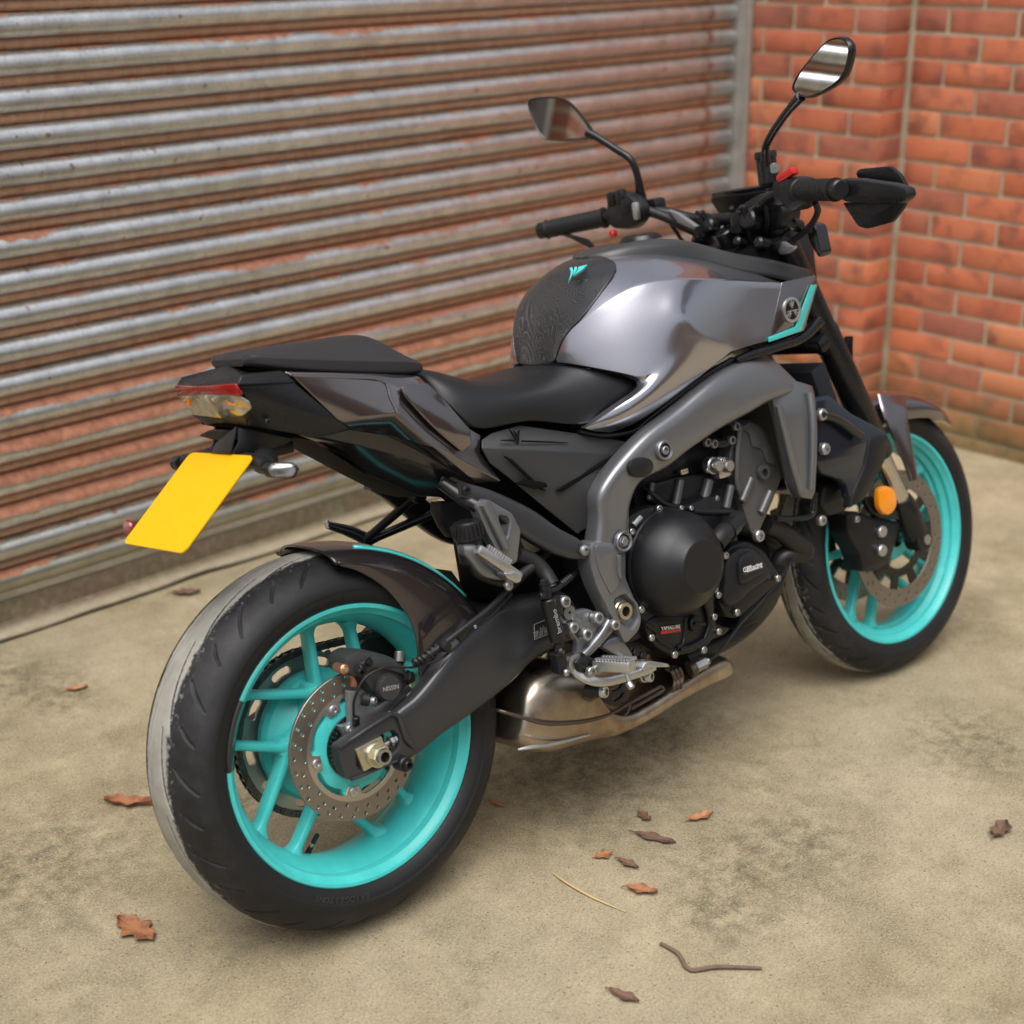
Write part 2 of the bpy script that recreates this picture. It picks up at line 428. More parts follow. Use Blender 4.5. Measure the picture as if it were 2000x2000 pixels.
c = N_.mix(N_.math('MULTIPLY', strk, .8), c, (.36,.13,.05))
N_.col(c)
met = N_.math('MULTIPLY', N_.math('SUBTRACT', 1., N_.math('MAXIMUM', rust, rod)), .85)
N_.lk(met, N_.b.inputs['Metallic'])
N_.lk(N_.ramp(N_.math('MAXIMUM', rust, rod), 0, 1, .34, .85), N_.b.inputs['Roughness'])
N_.bump(N_.math('ADD', N_.math('MULTIPLY', grain, .5), N_.math('MULTIPLY', rust, .4)), .5, .002)

SH_N, SH_Z, SH_P = -1.4432, 1.4048, .0770
SH_U0, SH_U1 = -1.55, 2.715
shut = empty('roller_shutter', W(0, SH_N, 0), (0,0,WALL)); tag(shut, 'rusty galvanised roller shutter door of curved slats behind the motorcycle', 'shutter')
prof = [(.014,.0125),(.0075,.0115),(.002,.0085),(-.001,.004),(-.0015,-.001),(.0,-.005),(.0035,-.009),(.009,-.0118),(.0125,-.0128)]
for k in range(15):
    a = math.pi*k/14; z = -.0135-.0265*(1-math.cos(a)); prof.append((.012-.0345*math.sin(a)**.8, z))
prof.append((.016,-.0665))
def slat_mesh(seed):
    mb = MB(); nx = 60; rs = random.Random(seed); ph = [rs.random()*6 for _ in range(4)]
    for i in range(nx+1):
        x = SH_U0+(SH_U1-SH_U0)*i/nx
        dy = .0012*math.sin(x*2.1+ph[0])+.0008*math.sin(x*5.3+ph[1]); dz = .0007*math.sin(x*3.1+ph[2])
        mb.v += [(x, y+dy, z+dz) for y, z in prof]
    n = len(prof)
    for i in range(nx):
        for k in range(n-1): mb.f.append((i*n+k, i*n+k+1, (i+1)*n+k+1, (i+1)*n+k))
    return mb
sm = []
for v in range(3):
    o = slat_mesh(v).build('slat', 'shutter_slat', shut, 50); sm.append(o.data); o.location = (0, 0, SH_Z-(16-v)*SH_P)
for i in range(-12, 17):
    if 14 <= i <= 16: continue
    o = link('slat', sm[i % 3], None, shut); o.location = (0, 0, SH_Z-i*SH_P)
# guide channels at both ends
N_ = NT('guide_steel'); tc = N_.n('TexCoord').outputs['Object']
N_.col(N_.mix(N_.ramp(N_.noise(tc, 12, 6, .7), .35, .7), (.30,.285,.26), (.44,.42,.39))); N_.b.inputs['Roughness'].default_value = .55; N_.b.inputs['Metallic'].default_value = .2
def guide(u_out, u_in):
    d = 1 if u_out > u_in else -1
    mb = MB(); z1 = 2.42
    def b(u0, u1, y0, y1): mb2 = box(((u0+u1)/2, (y0+y1)/2, z1/2), abs(u1-u0), y1-y0, z1, .002); mb.add(mb2.v, mb2.f)
    b(u_out-d*.004, u_out, -.075, .05); b(u_in, u_out-d*.0042, -.079, -.075); b(u_in, u_out-d*.0042, .03, .034)
    return mb
guide(2.727, 2.697).build('guide_rail', 'guide_steel', shut)
guide(-1.585, -1.52).build('guide_rail', 'guide_steel', shut)
# bottom bar: flat face and bent foot
N_ = NT('shutter_foot'); tc = N_.n('TexCoord').outputs['Object']
c = N_.mix(N_.ramp(N_.noise(tc, 5, 6, .7), .35, .65), (.13,.12,.06), (.16,.105,.075)); c = N_.mix(N_.ramp(N_.noise(tc, 40, 5, .7), .45, .7, 0, .7), c, (.24,.21,.14))
fl = N_.ramp(N_.n('SeparateXYZ', iVector=tc).outputs[2], .030, .020); c = N_.mix(fl, c, N_.mix(N_.ramp(N_.noise(tc, 25, 6, .7), .3, .7), (.25,.21,.145), (.36,.31,.22)))
N_.col(c); N_.b.inputs['Roughness'].default_value = .85; N_.bump(N_.noise(tc, 150, 5, .7), .7, .003)
mb = MB(); nx = 130; pf = [(.008,.084),(-.003,.084),(-.005,.08),(-.004,.034),(-.006,.029),(-.018,.022),(-.036,.013),(-.041,.008),(-.040,.003),(-.034,.002),(-.01,.010),(.008,.012)]
for i in range(nx+1):
    x = SH_U0+(SH_U1-SH_U0)*i/nx; t = noise.noise(Vector((x*2.1, 3.3, 0)))
    lift = .004+.010*max(0, t)+.004*noise.noise(Vector((x*9, 1, 0)))
    dent = .014*math.exp(-((x-.60)/.09)**2)
    for k, (y, z) in enumerate(pf):
        f_ = 1 if 4 <= k <= 10 else 0
        mb.v.append((x, y+f_*(.004*t+dent*.6), z+f_*lift*.8+f_*dent*.35))
n = len(pf)
for i in range(nx):
    for k in range(n): l = (k+1) % n; mb.f.append((i*n+k, i*n+l, (i+1)*n+l, (i+1)*n+k))
mb.build('bottom_bar', 'shutter_foot', shut, 40)

# ================================================================== brick wall
N_ = NT('brick_face'); tcn = N_.n('TexCoord'); ob = tcn.outputs['Object']; oi = N_.n('ObjectInfo'); rnd = oi.outputs['Random']
pos = N_.n('NewGeometry').outputs['Position']; pz = N_.n('SeparateXYZ', iVector=pos).outputs[2]
cr = N_.n('ValToRGB', i0=rnd); e = cr.color_ramp
e.elements[0].position = 0; e.elements[0].color = (.54,.16,.078,1); e.elements[1].position = 1; e.elements[1].color = (.60,.20,.095,1)
for p_, cc in ((.2,(.43,.125,.07,1)),(.4,(.58,.18,.088,1)),(.55,(.35,.125,.085,1)),(.7,(.49,.148,.08,1)),(.85,(.63,.245,.125,1))):
    q = e.elements.new(p_); q.color = cc
offs = N_.n('VectorMath', operation='ADD', i0=pos, i1=N_.n('CombineXYZ', i0=N_.math('MULTIPLY', rnd, 50.)).outputs[0]).outputs[0]
blot = N_.noise(offs, 14, 4, .55)
c = N_.mix(N_.ramp(blot, .48, .68, 0, .75), cr.outputs[0], (.19,.075,.06)); c = N_.mix(N_.ramp(blot, .42, .25, 0, .5), c, (.50,.20,.11))
gr = N_.noise(offs, 240, 4, .7); c = N_.mix(N_.ramp(gr, .55, .75, 0, .45), c, (.14,.06,.045)); c = N_.mix(N_.ramp(gr, .42, .28, 0, .35), c, (.50,.30,.21))
c = N_.mix(N_.ramp(N_.noise(pos, 5, 5, .7), .55, .8, 0, .25), c, (.46,.32,.23))
mossf = N_.math('MULTIPLY', N_.ramp(N_.math('ADD', pz, N_.math('MULTIPLY', N_.noise(pos, 9, 5, .7), .16)), .36, .12), .85)
c = N_.mix(mossf, c, N_.mix(N_.ramp(N_.noise(pos, 30, 5), .3, .7), (.12,.105,.04), (.21,.17,.085)))
N_.col(c); N_.b.inputs['Roughness'].default_value = .88; N_.b.inputs['Specular IOR Level'].default_value = .25
N_.bump(N_.math('ADD', gr, N_.math('MULTIPLY', blot, .8)), .5, .004)
N_ = NT('mortar'); pos = N_.n('NewGeometry').outputs['Position']; pz = N_.n('SeparateXYZ', iVector=pos).outputs[2]
c = N_.mix(N_.ramp(N_.noise(pos, 35, 6, .7), .3, .7), (.42,.365,.26), (.56,.50,.38)); c = N_.mix(N_.ramp(N_.noise(pos, 2.5, 5, .7), .5, .7, 0, .6), c, (.24,.225,.125))
c = N_.mix(N_.ramp(pz, .25, .05, 0, .8), c, (.16,.14,.065))
N_.col(c); N_.b.inputs['Roughness'].default_value = .95; N_.bump(N_.noise(pos, 180, 5, .7), .8, .004)

WALL_U, JAMB_U, STEP_N, ZB = 2.8713, 2.730, -.884, .713-10*.075
wall = empty('brick_wall', W(WALL_U, -.3, 0), (0,0,WALL)); tag(wall, 'red brick return wall with a stepped pier at the end of the shutter', 'brick wall')
def wl(u, n, z): return Vector((u-WALL_U, -(n+.3), z))         # wall frame: x along the shutter, y away from the yard
BR = {}
def brick(u0, u1, n0, n1, z0, z1):
    key = (round(u1-u0, 3), round(n1-n0, 3), random.randrange(3)); c = wl((u0+u1)/2, (n0+n1)/2, (z0+z1)/2)
    if key not in BR:
        b = box((0,0,0), key[0], key[1], z1-z0, .0035); rs = random.Random(str(key)); 
        b.v = [(v[0]+rs.uniform(-.0008,.0008), v[1]+rs.uniform(-.0008,.0008), v[2]+rs.uniform(-.0008,.0008)) for v in b.v]
        o = b.build('brick', 'brick_face', wall, 40); BR[key] = o.data
    else: o = link('brick', BR[key], None, wall)
    o.location = c+Vector((random.uniform(-.0018,.0018), random.uniform(-.001,.001), random.uniform(-.0012,.0012)))
    o.rotation_euler = (random.uniform(-.006,.006), 0, random.uniform(-.004,.004))
NC = 26
for k in range(NC):
    z0 = ZB+k*.075+.010; z1 = z0+.065; half = (k % 2 == 1)
    n = STEP_N+.010; first = True
    while n < .42:                                                  # the wall running towards the yard
        ln = .1025 if (half and first) else .215; first = False
        brick(WALL_U, WALL_U+.1025, n, n+ln, z0, z1); n += ln+.010
    if half: brick(JAMB_U, JAMB_U+.131, STEP_N-.1025, STEP_N, z0, z1); n = STEP_N-.1125
    else: brick(JAMB_U, JAMB_U+.131, STEP_N-.215, STEP_N, z0, z1); n = STEP_N-.225
    while n > -1.41:
        ln = min(.215, n+1.425); 
        if ln > .03: brick(JAMB_U, JAMB_U+.1025, n-ln, n, z0, z1)
        n -= ln+.010
zt = ZB+NC*.075
def mort(u0, u1, n0, n1):
    c = wl((u0+u1)/2, (n0+n1)/2, (zt-.04)/2); return box(c, u1-u0, n1-n0, zt+.04, 0)
m1 = mort(WALL_U+.005, WALL_U+.35, -1.6, .44); m2 = mort(JAMB_U+.005, WALL_U+.004, -1.6, STEP_N-.005)
MB().add(m1.v, m1.f).add(m2.v, m2.f).build('mortar_core', 'mortar', wall)

# brick wall beyond the far end of the shutter (seen in the mirror)
# ================================================================== fallen leaves and twigs
N_ = NT('dead_leaf'); tc = N_.n('TexCoord').outputs['Object']; rnd = N_.n('ObjectInfo').outputs['Random']
c = N_.mix(rnd, (.30,.115,.045), (.40,.19,.085)); c = N_.mix(N_.ramp(N_.noise(tc, 60, 5), .45, .7), c, (.15,.065,.035))
N_.col(c); N_.b.inputs['Roughness'].default_value = .7; N_.bump(N_.noise(tc, 90, 4), .6, .003)
N_ = NT('dark_leaf'); tc = N_.n('TexCoord').outputs['Object']; c = N_.mix(N_.ramp(N_.noise(tc, 60, 5), .35, .7), (.17,.095,.06), (.085,.045,.03)); N_.col(c); N_.b.inputs['Roughness'].default_value = .75
N_ = NT('twig_bark'); tc = N_.n('TexCoord').outputs['Object']; N_.col(N_.mix(N_.noise(tc, 90, 4), (.10,.06,.04), (.2,.13,.095))); N_.b.inputs['Roughness'].default_value = .85
def leaf(p, q, wid, curl, lobes, material, label, seed):
    """leaf from ground pixel p to q"""
    a, b = GR(*p), GR(*q); d = b-a; ln = d.length; rs = random.Random(seed); mb = MB(); nx, ny = 34, 5
    for i in range(nx+1):
        t = i/nx; w0 = wid*ln*(math.sin(math.pi*min(1, t*1.02))**.75)*(1+.30*math.sin(t*math.pi*2*lobes+seed)*(.15 < t < .95))/2
        w1 = wid*ln*(math.sin(math.pi*min(1, t*1.02))**.75)*(1+.30*math.sin(t*math.pi*2*lobes+1.2+seed)*(.15 < t < .95))/2
        for j in range(-ny, ny+1):
            s = j/ny; y = s*(w0 if s > 0 else w1)
            z = .0035+curl*ln*(abs(s)**1.7*.12+.16*(t-.5)**2)+.018*curl*ln*math.sin(t*9+s*3+seed)
            mb.v.append((t*ln-ln/2, y, max(.001, z)))
    m = 2*ny+1
    for i in range(nx):
        for j in range(m-1): mb.f.append((i*m+j, (i+1)*m+j, (i+1)*m+j+1, i*m+j+1))
    st = tube([(-ln/2-.16*ln, .03*ln, .004), (-ln/2, 0, .004+.3*curl*ln*.25), (0, 0, .004), (ln*.45, 0, .004+.2*curl*ln*.25)], [.0011,.0010,.0008,.0004], 6, 4); mb.add(st.v, st.f)
    o = mb.build('fallen_leaf', material, None, 60); o.location = (a+b)/2; o.rotation_euler = (0,0,math.atan2(d.y, d.x))
    md = o.modifiers.new('thickness', 'SOLIDIFY'); md.thickness = .0007
    tag(o, label, 'leaf')
leaf((337,1163),(392,1160),.40,.9,3,'dark_leaf','dark brown curled leaf on the concrete between the shutter and the rear tyre',1)
leaf((130,1352),(172,1345),.35,1.0,2,'dead_leaf','small russet leaf on the concrete beside the moss patch left of the rear tyre',2)
leaf((205,1570),(300,1575),.30,.9,3,'dead_leaf','long orange-brown leaf curled against the dusty edge of the rear tyre',3)
leaf((232,1798),(300,1842),.48,.5,3,'dead_leaf','lobed orange oak leaf lying on bare concrete in front of the rear tyre',4)
leaf((1345,1606),(1392,1592),.42,.8,2,'dead_leaf','reddish curled leaf on the concrete right of the exhaust',5)
leaf((1162,1678),(1196,1668),.6,.5,2,'dead_leaf','small bright orange leaf next to a small dark leaf',6)
leaf((1207,1682),(1247,1700),.36,.8,2,'dark_leaf','small dark leaf between the bright orange leaf and the tan leaf',7)
leaf((1224,1738),(1284,1748),.42,.9,2,'dead_leaf','tan cupped leaf beside the dry grass stalk',8)
leaf((1240,1630),(1320,1650),.28,.3,2,'dark_leaf','flat grey-brown leaf pressed on the concrete above the bright orange leaf',9)
leaf((1247,1590),(1270,1606),.6,.6,2,'dark_leaf','tiny dark pointed leaf beside the flat grey-brown leaf',10)
leaf((1940,1640),(1966,1612),.5,1.1,2,'dark_leaf','dark folded leaf alone on the open concrete far from the wheels',11)
leaf((1190,1938),(1248,1962),.34,.7,2,'dark_leaf','dark narrow leaf lying beyond the bent twig',12)
leaf((1205,1437),(1232,1430),.5,1.0,2,'dark_leaf','small black-brown leaf in the shade under the exhaust box',13)
leaf((985,1580),(955,1567),.25,.8,1,'dead_leaf','thin straw-coloured leaf sliver beside the front of the rear tyre',14)
o = tube([GR(1290,1846)+Vector((0,0,.004)), GR(1325,1868)+Vector((0,0,.005)), GR(1347,1898)+Vector((0,0,.004)), GR(1400,1894)+Vector((0,0,.006)), GR(1488,1895)+Vector((0,0,.004))], [.003,.0035,.004,.0035,.0025], 8, 4).build('twig', 'twig_bark'); tag(o, 'bent brown twig lying on the concrete', 'twig')
N_ = NT('straw'); N_.b.inputs['Base Color'].default_value = (.50,.36,.18,1); N_.b.inputs['Roughness'].default_value = .6
o = tube([GR(1080,1708)+Vector((0,0,.003)), GR(1110,1730)+Vector((0,0,.004)), GR(1160,1757)+Vector((0,0,.003)), GR(1222,1783)+Vector((0,0,.002))], [.0015,.002,.002,.0008], 8, 4).build('grass_stalk', 'straw'); tag(o, 'pale dry grass stalk lying on the concrete', 'grass stalk')
# ================================================================== motorcycle
bike = empty('motorcycle', (0,0,0), (-LEAN,0,0)); tag(bike, 'dark grey naked motorcycle with turquoise wheels leaning on its side stand', 'motorcycle')
RW, RFW, WB = .315, .300, 1.43

# ---- tyre material: black rubber, chalky dust on the crown
def tyre_mat(name, half, crown):
    N_ = NT(name); tc = N_.n('TexCoord').outputs['Object']; sp = N_.n('SeparateXYZ', iVector=tc)
    nz = N_.math('ADD', N_.math('MULTIPLY', N_.math('SUBTRACT', N_.noise(tc, 28, 6, .7), .5), .022), N_.math('MULTIPLY', N_.math('SUBTRACT', N_.noise(tc, 130, 5, .75), .5), .016))
    e = N_.math('SUBTRACT', half, N_.math('ABSOLUTE', N_.math('ADD', sp.outputs[1], nz)))
    dust = N_.ramp(e, -.001, .0035)
    speck = N_.math('MULTIPLY', N_.ramp(N_.noise(tc, 120, 5, .7), .58, .63), N_.ramp(e, -.018, -.001))
    r2 = N_.math('SQRT', N_.math('ADD', N_.math('MULTIPLY', sp.outputs[0], sp.outputs[0]), N_.math('MULTIPLY', sp.outputs[2], sp.outputs[2])))
    tread = N_.ramp(N_.math('SUBTRACT', N_.math('SUBTRACT', crown, N_.math('MULTIPLY', N_.math('MULTIPLY', sp.outputs[1], sp.outputs[1]), 3.55 if crown > .31 else 6.25)), r2), .0028, .0012)                     # dust lies on the blocks, not in the grooves
    smear = N_.ramp(N_.noise(tc, 9, 6, .7), .45, .72)
    base = N_.mix(N_.math('MULTIPLY', smear, N_.ramp(r2, crown-.06, crown-.035)), (.010,.010,.011), (.030,.030,.033))
    base = N_.mix(N_.ramp(N_.noise(tc, 60, 5, .7), .62, .8, 0, .5), base, (.055,.05,.043))
    dc = N_.mix(N_.ramp(N_.noise(tc, 22, 5), .3, .7), (.26,.255,.225), (.37,.36,.325))
    N_.col(N_.mix(N_.math('MAXIMUM', N_.math('MULTIPLY', N_.math('MULTIPLY', dust, tread), .96), N_.math('MULTIPLY', speck, .85)), base, dc))
    N_.lk(N_.ramp(dust, 0, 1, .55, .95), N_.b.inputs['Roughness']); N_.b.inputs['Specular IOR Level'].default_value = .33
    N_.bump(N_.math('ADD', N_.noise(tc, 400, 3), N_.math('MULTIPLY', dust, .6)), .25, .0015)
tyre_mat('rear_tyre_rubber', .035, RW); tyre_mat('front_tyre_rubber', .024, RFW)

def seg_dist(P, a, b):
    ab = b-a; t = np.clip(((P-a)@ab)/(ab@ab), 0, 1); return np.linalg.norm(P-(a+t[:, None]*ab), axis=1), t
def tyre(prof, Rw, segs, nprof, pitches, centre, name, material, parent):
    """prof half profile (y, r) from crown to bead; grooves are cut into the tread"""
    P = catmull([Vector((y, r, 0)) for y, r in prof], 12); d = [0]
    for i in range(1, len(P)): d.append(d[-1]+(P[i]-P[i-1]).length)
    tot = d[-1]; s = np.linspace(0, tot, nprof); yy = np.interp(s, d, [p.x for p in P]); rr = np.interp(s, d, [p.y for p in P])
    tx = np.gradient(yy); tr = np.gradient(rr); ln = np.hypot(tx, tr); ny, nr = -tr/ln, tx/ln           # outward normal
    ss = np.concatenate([-s[:0:-1], s]); Y = np.concatenate([-yy[:0:-1], yy]); Rr = np.concatenate([rr[:0:-1], rr]); NY = np.concatenate([-ny[:0:-1], ny]); NR = np.concatenate([nr[:0:-1], nr])
    th = np.linspace(0, 2*np.pi, segs, endpoint=False)
    TH, S = np.meshgrid(th, ss, indexing='ij'); cut = np.zeros_like(TH)
    pl = 2*np.pi*Rw/pitches
    k = prof[0][1]/.315
    G = [([(-.05,.016),(.0,.021),(.05,.027),(.095,.037),(.115,.045)], .0024, 0), ([(.010,.052),(.026,.064),(.043,.080),(.052,.090)], .0020, 0), ([(.085,.058),(.100,.070),(.112,.084)], .0019, 0)]
    for side in (1, -1):
        for pts, wd, _ in G:
            pts = [Vector((a, b*tot/.155, 0)) for a, b in pts]; q = catmull(pts, 4)
            for sh in (-1, 0, 1):
                arc = ((TH*Rw+(0 if side > 0 else pl*.5)) % pl)
                Pt = np.stack([arc.ravel(), (S*side).ravel()], 1)
                near = (Pt[:, 1] > 0)
                for i in range(len(q)-1):
                    a = np.array([q[i].x+sh*pl, q[i].y]); b = np.array([q[i+1].x+sh*pl, q[i+1].y])
                    sel = near & (Pt[:, 1] > min(a[1], b[1])-.006) & (Pt[:, 1] < max(a[1], b[1])+.006)
                    if not sel.any(): continue
                    dd, t = seg_dist(Pt[sel], a, b)
                    taper = 1-.55*abs((i+t)/(len(q)-1)-.45)*2*.8
                    v = np.clip((wd*taper-dd)/.0012+.5, 0, 1)
                    f = cut.ravel(); f[sel] = np.maximum(f[sel], v); cut = f.reshape(cut.shape)
    # a fine step where the tread meets the sidewall
    stp = np.clip((np.abs(S)-tot*.77)/.0015, 0, 1)*.0012
    off = -cut*.0045-stp
    Rf = Rr[None, :]+NR[None, :]*off; Yf = Y[None, :]+NY[None, :]*off
    V = np.stack([centre[0]*0+Rf*np.cos(TH), Yf, Rf*np.sin(TH)], 2); m = len(ss)
    V = V.reshape(-1, 3); I = np.arange(segs)[:, None]*m; J = np.arange(m-1)[None, :]; I2 = ((np.arange(segs)+1) % segs)[:, None]*m
    F = np.stack([I+J, I2+J, I2+J+1, I+J+1], 2).reshape(-1, 4)
    me = bpy.data.meshes.new(name); me.from_pydata(V.tolist(), [], F.tolist()); me.polygons.foreach_set('use_smooth', [True]*len(me.polygons)); me.update()
    o = link(name, me, material, parent); o.location = centre
    return o
rw = empty('rear_wheel', (0,0,0), parent=bike)
RC = Vector((0,0,RW))
tyre([(0,.315),(.03,.3118),(.055,.303),(.075,.2885),(.086,.273),(.0900,.260),(.0885,.247),(.083,.236),(.078,.231),(.074,.226)], RW, 1100, 95, 14, RC, 'tyre', 'rear_tyre_rubber', rw)
def rim(name, yl, rl, well, parent, centre, hid=.0):
    p = [(rl,-yl),(rl-.002,-yl-.0015),(rl-.007,-yl-.001),(rl-.010,-yl+.004),(rl-.0175,-yl+.010),(rl-.0195,-yl+.024),(rl-.027,-yl+.034),(well-.003,-yl*.30),(well-.006,-.006),
         (well-.006,.006),(well-.003,yl*.30),(rl-.027,yl-.034),(rl-.0195,yl-.024),(rl-.0175,yl-.010),(rl-.010,yl-.004),(rl-.007,yl+.001),(rl-.002,yl+.0015),(rl,yl),(rl-.006,yl-.006),(well+.004,yl*.5),(well,0),(well+.004,-yl*.5),(rl-.006,-yl+.006)]
    return lathe([(r, h) for r, h in p], 128, centre, closed=True).build(name, 'teal', parent, 28)
rim('rim', .0775, .232, .199, rw, RC)
def polar(c, r, a, y): return Vector((c[0]+r*math.cos(R_(a)), y, c[2]+r*math.sin(R_(a))))
def spoke(c, r0, a0, r1, a1, y0, y1, w0, w1, d0, d1, flare=.012, n=14):
    """tapered cast spoke between two polar points, flaring into the rim"""
    A, B = polar(c, r0, a0, y0), polar(c, r1, a1, y1); d = (B-A); u = Vector((-d.z, 0, d.x)).normalized(); rings = []
    for i in range(n+1):
        t = i/n; p = A+d*t; w = w0+(w1-w0)*t+flare*max(0, (t-.82)/.18)**2+flare*.9*max(0, (.16-t)/.16)**2; dd = d0+(d1-d0)*t+flare*.6*max(0, (t-.85)/.15)**2
        ring = []
        for k in range(16):
            a = 2*math.pi*k/16; ca, sa = math.cos(a), math.sin(a)
            ring.append(p+u*(math.copysign(abs(ca)**.6, ca)*w)+Vector((0, math.copysign(abs(sa)**.6, sa)*dd, 0)))
        rings.append(ring)
    return loft(rings)
for k in range(5):
    va = 99+72*k
    for fa in (92.5+72*k, 141.5+72*k): spoke(RC, .088, va+(0 if fa < va else 5), .199, fa, -.004, 0, .0085, .0075, .017, .014).build('spoke', 'teal', rw, 45)
# hub: webbed star, drum on the chain side
star = []
for k in range(5):
    for a, r in ((99-14,.083),(99-5,.102),(99+6,.104),(99+17,.088),(99+36,.074)): star.append(polar(RC, r, a+72*k, -.018))
holes = [fillet([polar(RC, .066, 135+72*k-9, -.018), polar(RC, .066, 135+72*k+9, -.018), polar(RC, .05, 135+72*k+9, -.018), polar(RC, .05, 135+72*k-9, -.018)], .005) for k in range(5)]
plate(catmull(star, 4, True), .036, .004, holes).build('hub_star', 'teal', rw)
lathe([(.03,-.03),(.088,.016),(.106,.024),(.112,.034),(.112,.046),(.1,.05),(.03,.05)], 64, RC).build('hub_drum', 'teal', rw, 30)
lathe([(.032,-.075),(.040,-.07),(.047,-.03),(.047,.0)], 48, RC).build('hub_core', 'teal', rw, 30)
v0 = polar(RC, .196, -114, .006); v1 = polar(RC, .158, -113.5, -.012); vd = (v1-v0)
vs_ = cyl(v0, v0+vd*.4, .0055, 14, .001, .0042).build('valve_stem', 'rubber', rw); cyl(v0+vd*.4, v0+vd*.55, .0028, 12).build('valve_thread', 'zinc', rw); cyl(v0+vd*.55, v1, .0042, 12, .0015).build('valve_cap', 'black_plastic', rw)
# black tape on part of the lip
def arc_strip(c, a0, a1, prof, n=24):
    rings = []
    for i in range(n+1):
        a = R_(a0+(a1-a0)*i/n); rings.append([Vector((c[0]+r*math.cos(a), h, c[2]+r*math.sin(a))) for r, h in prof])
    return loft(rings)
arc_strip(RC, 143.5, 171.5, [(.2325,-.078),(.2302,-.0798),(.2247,-.0793),(.2216,-.0742),(.2140,-.0682),(.2120,-.054),(.2135,-.054),(.2155,-.067),(.223,-.073),(.2265,-.0775)]).build('rim_tape', 'black_gloss', rw, 30)
# brake disc with drilled holes and cut-outs
DY = -.077
dr = empty('rear_brake', (0,0,0), parent=bike)
outer = [polar(RC, .1225, 360*k/96, DY) for k in range(96)]
hol = []
for k in range(30):
    a = 12*k+4
    for j, (r, da) in enumerate(((.115, 0), (.104, 3.6))):
        if j == 1 and k % 3 == 2: r, da = .0965, 4.5
        hol.append(ring_hole(polar(RC, r, a+da, DY), .0031, 10))
inner = []
for k in range(5):
    a = 112+72*k
    for da, r in ((-30,.0835),(-16,.0835),(-11,.080),(-9,.067),(9,.067),(11,.080),(16,.0835),(30,.0835)): inner.append(polar(RC, r, a+da, DY))
N_ = NT('disc_steel'); tc = N_.n('TexCoord').outputs['Object']; sp = N_.n('SeparateXYZ', iVector=tc)
zz = N_.math('SUBTRACT', sp.outputs[2], RW); r2 = N_.math('SQRT', N_.math('ADD', N_.math('MULTIPLY', sp.outputs[0], sp.outputs[0]), N_.math('MULTIPLY', zz, zz)))
sw = N_.ramp(r2, .0905, .0915); ringn = N_.n('TexNoise', noise_dimensions='1D', iW=N_.math('MULTIPLY', r2, 900.), iDetail=4.).outputs[0]
N_.col(N_.mix(sw, (.52,.50,.46), N_.mix(N_.ramp(ringn, .3, .7), (.24,.215,.19), (.36,.32,.285)))); N_.b.inputs['Metallic'].default_value = .9
N_.lk(N_.ramp(ringn, .3, .7, .32, .46), N_.b.inputs['Roughness']); N_.b.inputs['Anisotropic'].default_value = .5; N_.bump(ringn, .12, .0005)
plate(outer, .005, .0006, hol+[inner], steps=1).build('disc', 'disc_steel', dr, 30)
